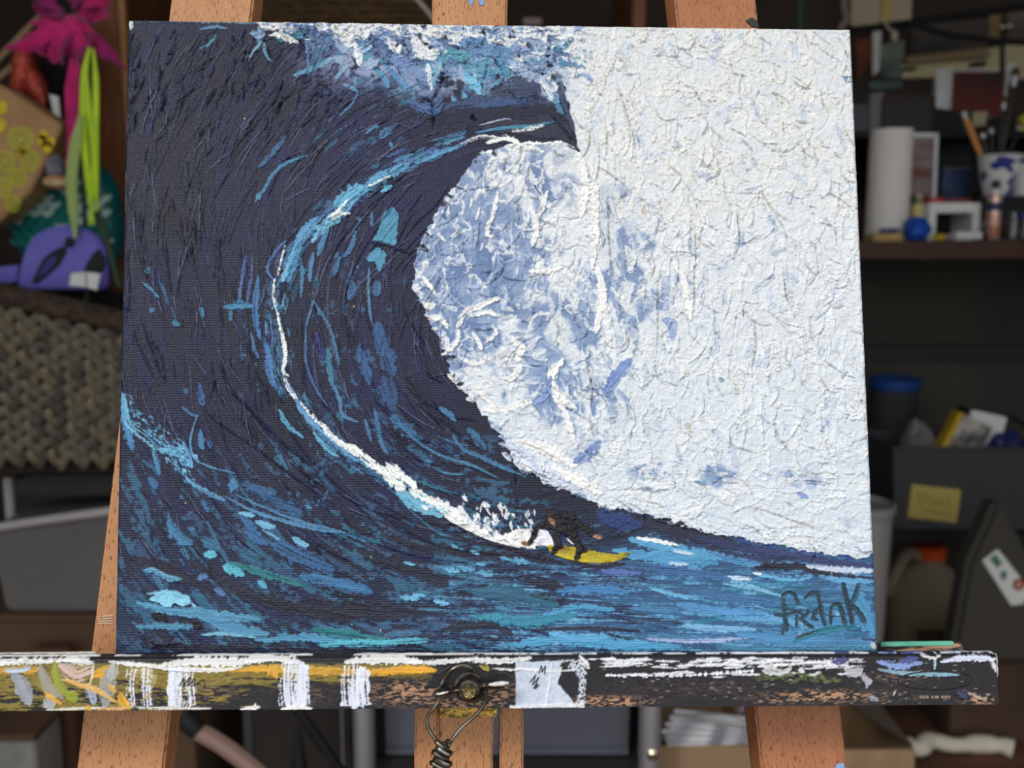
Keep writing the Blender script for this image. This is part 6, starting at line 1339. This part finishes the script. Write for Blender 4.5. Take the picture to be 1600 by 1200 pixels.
kk = .012; v2 = [(x + (kk if x < 0 else -kk), y + (kk if y < .1 else -kk), .012) for x, y, z in v[:4]] + [(x + (kk if x < 0 else -kk), y + (kk if y < .1 else -kk), z) for x, y, z in v[4:]]
MB().add(v + v2, [(0, 3, 2, 1), (0, 1, 5, 4), (1, 2, 6, 5), (2, 3, 7, 6), (3, 0, 4, 7), (8, 9, 10, 11), (9, 8, 12, 13), (10, 9, 13, 14), (11, 10, 14, 15), (8, 11, 15, 12), (4, 5, 13, 12), (5, 6, 14, 13), (6, 7, 15, 14), (7, 4, 12, 15)]).build('core', M_inb, bk)
st_me = []
for s in (-1, 1):
    for m in M_weave:
        mb = MB().tube(curve([(s * .0065, .006, -.013), (s * .0055, -.004, -.006), (s * -.001, -.007, .004), (s * -.005, -.001, .013)], 3), [.004, .005, .0058, .0062, .0064, .0064, .0062, .0058, .005, .004], 6)
        me = mb.mesh('weave_stitch'); me.materials.append(m); st_me.append(me)
nrow = 11; ncol = 13; x_vis0 = at(-14, 600, Yb).x; x_vis1 = at(204, 600, Yb).x
for r0 in range(nrow):
    for c0 in range(ncol):
        x = x_vis0 + (x_vis1 - x_vis0) * (c0 + .5) / ncol; zt_ = ztop(x) - zB - .035; z = .012 + (zt_ - .012) * (r0 + .5) / nrow
        o = bpy.data.objects.new('weave_stitch', st_me[(c0 % 2) * 3 + rb.choice((0, 0, 1, 1, 2))]); link(o, bk)
        o.location = (x - ox + rb.uniform(-.001, .001), .004 + .003 * math.sin(r0 * 2.1 + c0), z + (.004 if c0 % 2 else 0)); o.scale = (rb.uniform(1.15, 1.45), 1.1, rb.uniform(1.05, 1.25))
mb = MB()
for c0 in range(10):
    for r0 in range(nrow):
        x = x_vis1 + .015 + c0 * .0155; z = .012 + (ztop(x) - zB - .047) * (r0 + .5) / nrow
        mb.tube([(x - ox - .006, .006, z - .012), (x - ox, -.005, z), (x - ox + .006, .004, z + .012)], [.004, .0062, .004], 5)
o = mb.build('hidden_stitches', M_weave[0], bk); o['kind'] = 'stuff'
mb = MB(); mb2 = MB()
for k in range(2):
    pts = []
    for i in range(120):
        x = xL + (xR - xL) * i / 119; a = i * .9 + k * math.pi; pts.append((x - ox, .004 + .011 * math.cos(a), ztop(x) - zB - .014 + .010 * math.sin(a)))
    (mb if k == 0 else mb2).tube(pts, .0105, 7)
M_rim = mat('dark_twisted_rim', (84, 66, 52), .85, col2=(54, 44, 38), scale=70, bump=.4)
mb.build('rim_strand', M_rim, bk); mb2.build('rim_strand', M_rim, bk)

# stack under the basket: black tray, cloudy drawer box, card box on the floor
zD = at(100, 776, Yb - .02).z
tb_ = thing('black_tray', 'flat black tray between the basket and plastic tub', 'tray', (at(100, 760, Yb).x, Yb - .02, zD))
a, b = at(22, 760, Yb - .02).x - tb_.location.x, at(330, 760, Yb - .02).x - tb_.location.x
MB().box((a, 0, 0), (b, .34, zB - zD - .004)).build('body', mat('brown_black_plastic', (38, 35, 32), .5), tb_, bevel=.004); MB().box((a + .01, .01, zB - zD - .006), (b - .01, .33, zB - zD)).build('top', mat('brown_black_plastic', 0), tb_, bevel=.001)
zC0 = at(80, 956, Yb - .05).z
cb = thing('plastic_tub', 'cloudy grey plastic tub with a tilted pale rim, below basket', 'tub', (at(80, 870, Yb).x, Yb - .05, zC0)); cx_ = cb.location.x
def cz_(px, py, Y=Yb - .05): p = at(px, py, Y); return (p.x - cx_, p.z - zC0)
M_smoke = mat('smoky_plastic', (110, 107, 104), .4, col2=(96, 93, 91), scale=5)
MB().prism([cz_(-20, 826), cz_(340, 776), cz_(320, 956), cz_(8, 956)], 0, .12).build('body', M_smoke, cb, bevel=.006)
MB().tube([Vector((cz_(-24, 826)[0], -.004, cz_(-24, 826)[1])), Vector((cz_(90, 808)[0], -.008, cz_(90, 808)[1])), Vector((cz_(345, 774)[0], -.004, cz_(345, 774)[1]))], .0075, 10).build('rim', mat('pale_plastic_rim', (176, 172, 170), .3), cb)
q = [cz_(8, 772, Yb - .01), cz_(22, 772, Yb - .01), cz_(18, 950, Yb - .01), cz_(10, 950, Yb - .01)]
cw = thing('drawer_unit', 'dark drawer unit behind the cloudy tub with pale plastic post', 'drawer unit', (at(100, 800, Yb).x, Yb + .09, zC0))
xa0, xa1 = at(24, 800, Yb + .09).x - cw.location.x, at(300, 800, Yb + .09).x - cw.location.x
MB().box((xa0, .006, 0), (xa1, .22, zD - zC0)).build('carcass', M_dkbr, cw, bevel=.002); MB().box((xa0 + .012, 0, .004), (xa1 - .004, .0055, zD - zC0 - .006)).build('drawer_front', mat('blue_black_plastic', (30, 33, 40), .4), cw, bevel=.001)
MB().box((xa0 - .016, -.004, 0), (xa0 - .001, .05, zD - zC0 + .004)).build('pale_post', mat('pale_plastic_rim', 0), cw, bevel=.002)
t = thing('brown_carton', 'brown cardboard box on the floor under the cloudy tub', 'box', (at(60, 1000, Yb).x, Yb + .02, 0))
MB().box((-.16, -.08, 0), (.27, .28, zC0 - .012)).build('body', mat('dim_brown_card', (98, 74, 54), .85, col2=(80, 60, 46), scale=6), t, bevel=.003); MB().box((-.163, -.083, zC0 - .012), (.273, .283, zC0)).build('lid', mat('dim_brown_card', 0), t, bevel=.002)
t = thing('grey_carton', 'small grey carton on the floor at the bottom left corner', 'box', (at(10, 1180, 1.30).x, 1.30, 0)); hg = at(10, 1158, 1.30).z
MB().box((-.06, 0, 0), (.042, .08, hg)).build('body', mat('pale_grey_card', (150, 148, 142), .7, col2=(120, 118, 112), scale=14), t, bevel=.003); MB().box((-.062, -.002, hg), (.044, .082, hg + .010)).build('lid', mat('dim_brown_card', 0), t, bevel=.002)
t = tag(MB().box((-.028, 0, 0), (.028, .02, .435)).build('brown_board', mat('brown_upright_board', (84, 56, 38), .7), bevel=.002), 'brown upright board behind the left easel leg foot', 'board'); t.location = (at(90, 1150, 1.40).x, 1.40, 0)

# upright of a wooden shelf behind the basket
Ys = 1.92
M_post = mat('orange_brown_post', (132, 80, 44), .6, col2=(104, 62, 34), scale=8, stretch=(6, 6, 1))
t = thing('shelf_unit', 'wooden shelf unit with a tall brown upright behind the canvas', 'shelf', (at(172, 200, Ys).x, Ys, 0))
a, b = at(150, 200, Ys).x - t.location.x, at(186, 200, Ys).x - t.location.x
MB().box((a, 0, 0), (b + .012, .40, ZC - .01)).build('upright', M_post, t, bevel=.003); MB().box((b + .0125, -.002, 0), (b + .024, .012, ZC - .01)).build('lit_edge_strip', mat('lit_wood_strip', (176, 122, 74), .6), t, bevel=.001)  # the paler strip puts the upright's lit edge into the colour
MB().box((a + 1.04, 0, 0), (b + 1.02, .40, ZC - .01)).build('upright', M_post, t, bevel=.003)
zsf = at(400, 44, Ys).z
for z_, nm in ((zsf - .02, 'shelf_board'), (.62, 'shelf_board')): MB().box((b + .013, .03, z_ - .018), (a + 1.035, .40, z_)).build(nm, mat('dark_shelf_wood', (70, 48, 34), .7), t, bevel=.002)
# second basket on that shelf, seen above the canvas
t = thing('brown_basket', 'brown wicker basket on the shelf above the canvas top edge', 'basket', (at(560, 30, Ys + .05).x, Ys + .05, zsf - .02)); w = wpx(190, Ys)
M_wick = mat('brown_wicker', (104, 78, 48), .85, col2=(66, 48, 32), scale=30, stretch=(1, 1, 5), bump=.3)
MB().box((-w, 0, 0), (w * .88, .28, .13)).build('core', mat('dark_wicker_core', (44, 32, 24), .9), t, bevel=.01)
for k in range(9):
    zc = .008 + k * .0145; mb = MB(); mb.tube([(-w + i * (1.88 * w) / 40, -.004 + .004 * math.sin(i * 1.6 + k * math.pi), zc) for i in range(41)], .0074, 6); mb.build('weave_strand', M_wick, t)
t = tag(MB().box((-.055, -.004, 0), (.03, .05, .03)).build('folded_mat', mat('tan_mat', (130, 104, 74), .8), bevel=.006), 'tan folded mat on the shelf beside the left easel post', 'mat'); t.location = (at(238, 30, Ys + .04).x, Ys + .03, zsf - .02)
rod('hanging_string', 'thin white string slanting beside the easel mast top', 'string', [(640, -12), (662, 10), (680, 34)], 1.86, .0035, mat('white_cord', (206, 200, 186), .6), top=(600, -1226))
plank('pink_highlight', 'small pale pink block standing in for a highlight above the canvas', 'box', [(818, 28), (846, 28), (846, 38), (818, 38)], 2.80, .06, mat('pale_pink_highlight', (206, 178, 170), .6))  # added block, its pale colour stands in for a pinkish highlight
sp = [at(1250 + 3.5 * math.cos(k * .9), -14 + k * .45, 2.3 + .004 * math.sin(k * .9)) for k in range(140)]
o_ = sp[0].copy(); o = MB().tube([at(1250, -880, 2.3) - o_] + [p - o_ for p in sp], .0022, 5).build('green_spring', mat('dull_green_coil', (70, 92, 78), .5)); o.location = o_; tag(o, 'dull green coiled cord hanging above the canvas, by the right leg', 'cord')

# ---------------------------------------------------------------- what sticks out of the basket
Yi = 1.62
zI = zB + .012
def strip_mesh(path, width, m, name, parent, thick=.0012, twist=0.):
    P = curve(path, 5); v = []; f = []; n = len(P)
    for i, p in enumerate(P):
        t_ = (P[min(i + 1, n - 1)] - P[max(i - 1, 0)]).normalized(); sd = Vector((t_.z, 0, -t_.x)); 
        if sd.length < .1: sd = Vector((1, 0, 0))
        sd.normalize(); a = twist * i / n; sd = Vector((sd.x * math.cos(a), math.sin(a), sd.z * math.cos(a)))
        w = (width[min(len(width) - 1, int(i / n * len(width)))] if isinstance(width, (list, tuple)) else width) * (.25 + .75 * min(1, 4 * min(i / (n - 1), 1 - i / (n - 1)) + .1))
        nn = t_.cross(sd); nn.normalize()
        v += [p + sd * w + nn * thick, p - sd * w + nn * thick, p - sd * w - nn * thick, p + sd * w - nn * thick]
    for i in range(n - 1):
        for k in range(4): f.append((4 * i + k, 4 * i + (k + 1) % 4, 4 * i + 4 + (k + 1) % 4, 4 * i + 4 + k))
    f += [(3, 2, 1, 0), (4 * n - 4, 4 * n - 3, 4 * n - 2, 4 * n - 1)]
    return MB().add(v, f).build(name, m, parent, angle=60)


M_mag = mat('magenta_felt', (226, 26, 124), .75, sheen=.4, col2=(170, 14, 92), scale=30); M_lime = mat('lime_ribbon', (214, 240, 40), .5, col2=(176, 216, 36), scale=30); M_pale = mat('pale_green_ribbon', (164, 186, 104), .6)
M_mag2 = mat('deep_magenta_felt', (164, 20, 104), .75, sheen=.4, col2=(120, 14, 80), scale=30)
fl = thing('felt_flower', 'magenta felt flower with long trailing petals above the basket', 'flower', at(105, 40, Yi)); fo = Vector(fl.location)
def rel(px, py, Y): return at(px, py, Y) - fo
petals = [((112, 34), (104, 56), (96, 80), (98, 102)), ((108, 36), (80, 52), (52, 60), (30, 66)), ((120, 34), (136, 50), (150, 74), (160, 92)), ((114, 14), (122, -4), (130, -16), (140, -14)), ((104, 24), (84, 34), (66, 38), (48, 34)), ((105, 30), (85, 62), (40, 72), (8, 74)), ((100, 20), (70, 0), (56, -6), (60, 4)), ((110, 40), (92, 70), (82, 90), (84, 98)), ((115, 40), (118, 75), (122, 95), (112, 100)), ((130, 36), (150, 64), (170, 84), (196, 108)), ((120, 16), (140, 24), (160, 20), (172, 30)), ((118, 10), (110, -10), (96, -14), (80, -12)), ((126, 40), (136, 62), (128, 84), (118, 98)), ((96, 34), (72, 50), (58, 72), (70, 88)), ((128, 12), (148, 0), (166, 4), (160, 14)), ((100, 26), (84, 20), (64, 16), (50, 6))]
for i, p in enumerate(petals):
    strip_mesh([rel(px, py, Yi - .03 - .012 * math.sin(k + i)) for k, (px, py) in enumerate(p)], [.008, .011, .010, .006] if i != 8 else [.02, .024, .022, .012], M_mag if i % 3 else M_mag2, 'petal', fl, .0016, .9 * (-1) ** i)
crm = MB().lathe([(.004, -.02), (.018, -.008), (.020, .006), (.012, .016), (.002, .02)], 16, c=rel(118, 42, Yi - .03)); crm.build('flower_centre', M_mag, fl); MB().tube([rel(118, 48, Yi - .01), rel(128, 200, Yi - .005), rel(136, 470, Yi - .01)], .004, 8).build('stem', mat('dark_green_stem', (50, 70, 44), .6), fl)
for p, w in ((((112, 92), (110, 150), (112, 220), (104, 262)), [.007, .009, .008, .005]), (((122, 96), (118, 140), (122, 180), (114, 210)), .006)): strip_mesh([rel(px, py, Yi - .04) for px, py in p], w, M_mag, 'tail', fl, .0014, .3)
for p, w, m in ((((140, 74), (132, 120), (130, 200), (138, 280), (146, 350)), .0055, M_lime), (((146, 76), (150, 130), (150, 200), (150, 260), (152, 330)), .0048, M_lime), (((134, 100), (140, 180), (147, 260), (140, 352)), .004, M_lime), (((126, 180), (116, 240), (112, 290), (118, 372)), .009, M_pale)): strip_mesh([rel(px, py, Yi - .05 - (.006 if m is M_pale else 0)) for px, py in p], w, m, 'ribbon', fl, .0012, .2)
rod('dark_green_stem', 'dark green stem standing behind the ribbons in the basket', 'stem', [(152, 330), (168, 380), (186, 448)], Yi - .03, .006, mat('dark_green_stem', (50, 70, 44), .6))
# red glitter ornament
M_glit = mat('red_glitter', (190, 60, 50), .35, .4, col2=(236, 140, 116), scale=240, contrast=(.5, .7), bump=.3)
t = thing('glitter_ornament', 'red glitter ornament with silver end above the kraft bag', 'ornament', at(50, 110, 1.70)); oo = Vector(t.location)
q = lambda px, py, Y=1.70: at(px, py, Y) - oo
MB().tube([q(36, 72), q(38, 92), q(40, 112), q(33, 132), q(26, 146)], [.012, .020, .022, .018, .013], 14).build('lobe', M_glit, t); MB().tube([q(50, 116), q(56, 132), q(62, 148), q(70, 166)], [.016, .018, .016, .004], 14).build('lobe', M_glit, t); MB().tube([q(27, 144), q(25, 148)], .0135, 16).build('silver_ring', M_tin, t); MB().tube([q(44, 110), q(48, 260), q(60, 470)], .003, 6).build('stick', M_dbrush, t)
t = tag(MB().tube([Vector((.03, 0, -.34)), Vector((.01, 0, -.15)), Vector((0, 0, 0)), Vector((.03, 0, .05)), Vector((.045, .02, .12)), Vector((.05, .02, .16))], [.03, .05, .05, .045, .035, .02], 10).build('black_pouch', mat('black_cloth', (22, 22, 24), .9)), 'black cloth pouch behind the magenta petals', 'pouch'); t.location = at(66, 140, 1.80)
for i, (p, lab) in enumerate(((((-250, 339), (30, 50), (60, 20), (66, 24), (30, 64), (-250, 359)), 'upper brown cardboard strip slanting behind the red ornament'), (((-250, 312), (20, 96), (24, 104), (-250, 340)), 'lower brown cardboard strip at the left edge'))): plank('card_strip', lab, 'card', p, 1.76, .006, M_card)
plank('white_tag', 'small white tag hanging behind the magenta tail', 'tag', [(76, 146), (92, 150), (96, 190), (84, 184)], 1.66, .002, M_white)
# kraft bag with lime rings and yellow blossoms
Yk = 1.60
kq = [(-40, 116), (8, 138), (98, 196), (46, 300), (0, 345), (-40, 360)]
kb = thing('kraft_bag', 'brown kraft gift bag printed with lime rings and yellow flowers', 'gift bag', at(20, 300, Yk)); ko = Vector(kb.location)
kp = lambda px, py, Y=Yk: at(px, py, Y) - ko
MB().prism([(kp(*p).x, kp(*p).z) for p in kq], 0, .06).build('body', mat('kraft_paper', (192, 152, 104), .8, col2=(174, 134, 90), scale=20), kb, bevel=.003)
M_lim2 = mat('lime_print', (206, 226, 40), .6); M_yel = mat('yellow_print', (240, 206, 50), .6)
def ring(px, py, r0, r1, m, sq=1.):
    c = kp(px, py); n = 20; v = []; f = []
    for k in range(n):
        a = 2 * math.pi * k / n; e = 1 + .06 * math.sin(3 * a)
        for rr_ in (r0, r1): v.append((c.x + rr_ * math.cos(a) * e, -.0015, c.z + rr_ * sq * math.sin(a) * e))
    for k in range(n): a, b = 2 * k, 2 * ((k + 1) % n); f.append((a, b, b + 1, a + 1))
    o = MB().add(v, f).build('lime_ring' if m is M_lim2 else 'yellow_ring', m, kb); sol = o.modifiers.new('thickness', 'SOLIDIFY'); sol.thickness = .001
for px, py, r in ((33, 218, .020), (8, 252, .017), (47, 250, .016), (28, 276, .015), (4, 292, .016), (20, 318, .013)):
    ring(px, py, r * .84, r, M_lim2); ring(px, py, r * .48, r * .60, M_lim2); ring(px, py, 0.0005, r * .20, M_lim2)
for px, py, r in ((66, 220, .0085), (74, 230, .009), (80, 222, .007), (68, 212, .007), (2, 168, .010), (0, 196, .010), (32, 238, .006), (38, 232, .006)): ring(px, py, .0004, r, M_yel, 1.15)
# teal scaled pillow
Yp = 1.72
M_teal = mat('teal_satin', (20, 116, 118), .35, col2=(12, 84, 88), scale=12); M_seq = mat('pale_sequin', (226, 232, 226), .25, .1, col2=(170, 214, 206), scale=40); M_seq2 = mat('teal_sequin', (60, 160, 150), .25, .2, col2=(30, 120, 116), scale=40)
c = at(108, 345, Yp); pw = thing('sequin_pillow', 'teal mermaid-scale pillow with pale sequins in the basket', 'pillow', c)
rx, rz = wpx(82, Yp), wpx(96, Yp)
bm = bmesh.new(); bmesh.ops.create_uvsphere(bm, u_segments=28, v_segments=16, radius=1)
for v in bm.verts:
    p = v.co; s_ = lambda a: math.copysign(abs(a) ** .72, a); v.co = Vector((s_(p.x) * rx, p.y * .045, s_(p.z) * rz))
me = bpy.data.meshes.new('cushion'); bm.to_mesh(me); bm.free(); me.shade_smooth(); me.materials.append(M_teal); link(bpy.data.objects.new('cushion', me), pw)
sme = []
for m in (M_seq, M_seq2):
    mb = MB(); n = 12; mb.add([(0, 0, 0)] + [(.0125 * math.cos(math.pi + math.pi * k / n), -.0035 * math.sin(math.pi * k / n), .014 * math.sin(math.pi + math.pi * k / n)) for k in range(n + 1)], [(0, k + 1, k + 2) for k in range(n)]); me = mb.mesh('sequin_scale'); me.materials.append(m); sme.append(me)
for r0 in range(9):
    for c0 in range(8):
        x = -rx * .86 + (c0 + .5 * (r0 % 2)) * .0225; z = rz * .62 - r0 * .0125
        e = (abs(x) / rx) ** 2.6 + (abs(z) / rz) ** 2.6
        if e > .8: continue
        y = -.045 * max(0, 1 - (abs(x) / rx) ** 2.4 - (abs(z) / rz) ** 2.4) ** .5 - .003
        o = bpy.data.objects.new('sequin_scale', sme[0 if (r0 + c0) % 5 == 0 or r0 in (2, 3, 4) and c0 % 4 else 1]); link(o, pw); o.location = (x, y, z); o.rotation_euler = (-.25, 0, 0)
crumple('striped_cloth', mat('orange_striped_cloth', (186, 120, 70), .8, col2=(226, 206, 160), scale=20, stretch=(.3, 1, 6)), (at(92, 285, 1.60).x, 1.60, at(92, 285, 1.60).z - .012), .024, .02, .012, 4, 'orange and cream striped cloth tucked above the teal pillow', 'cloth')
crumple('grey_pompom', mat('grey_yarn', (150, 150, 160), .9, col2=(100, 100, 112), scale=80, bump=.5), (at(86, 258, 1.615).x, 1.615, at(86, 268, 1.615).z - .012), .016, .016, .020, 7, 'grey woolly pompom beside the magenta tail', 'pompom')
# purple foam sandal-like paddle with a hole
Yv = 1.575
M_purp = mat('periwinkle_foam', (118, 112, 204), .6, col2=(104, 98, 190), scale=12)
pp = thing('foam_paddle', 'periwinkle foam paddle with round hole and black leaf strap', 'paddle', at(98, 430, Yv)); po = Vector(pp.location); pr = lambda px, py, Y=Yv: at(px, py, Y) - po
out = [(26, 452), (30, 420), (40, 388), (56, 366), (80, 355), (104, 352), (130, 358), (148, 370), (160, 388), (165, 410), (164, 452)]
oc = [pr(px, py) for px, py in curve([Vector((a, b, 0)) for a, b in out], 4) and [(p.x, p.y) for p in curve([Vector((a, b, 0)) for a, b in out], 4)]]
MB().prism([(p.x, p.z) for p in oc], 0, .022).build('pad', M_purp, pp, bevel=.004, seg=3)
h_ = pr(110, 379); MB().lathe([(.0085, 0), (.0085, .0022), (.006, .003)], 18, M=Matrix.Translation((h_.x, 0, h_.z)) @ Matrix.Rotation(R(90), 4, 'X')).build('round_hole', M_black, pp)
lf = [(104, 382), (84, 392), (68, 404), (58, 424), (50, 440), (58, 444), (74, 432), (92, 416), (104, 396)]
MB().prism([(pr(*p).x, pr(*p).z) for p in lf], -.003, .001).build('leaf_strap', M_black, pp, bevel=.001)
MB().prism([(pr(*p).x, pr(*p).z) for p in [(90, 398), (74, 408), (64, 426), (60, 436), (74, 426), (88, 410)]], -.0038, -.002).build('strap_inlay', mat('deep_violet_foam', (58, 54, 128), .6), pp)
MB().prism([(pr(*p).x, pr(*p).z) for p in [(156, 388), (146, 396), (136, 412), (132, 424), (150, 428), (163, 424), (165, 404)]], -.003, .001).build('leaf_strap', M_black, pp, bevel=.001)
plank('foam_paddle', 'second periwinkle foam piece at the left edge of basket', 'paddle', [(-20, 420), (10, 416), (28, 414), (26, 440), (-20, 446)], 1.59, .018, M_purp)
for i, (p, lab) in enumerate(((((110, 426), (134, 424), (136, 450), (107, 447)), 'left one of two white cards at the basket rim'), (((134, 424), (158, 427), (152, 455), (136, 450)), 'right one of two white cards at the basket rim'))): plank('white_card', lab, 'card', p, Yb + .04 - .004 * i, .002, M_white)
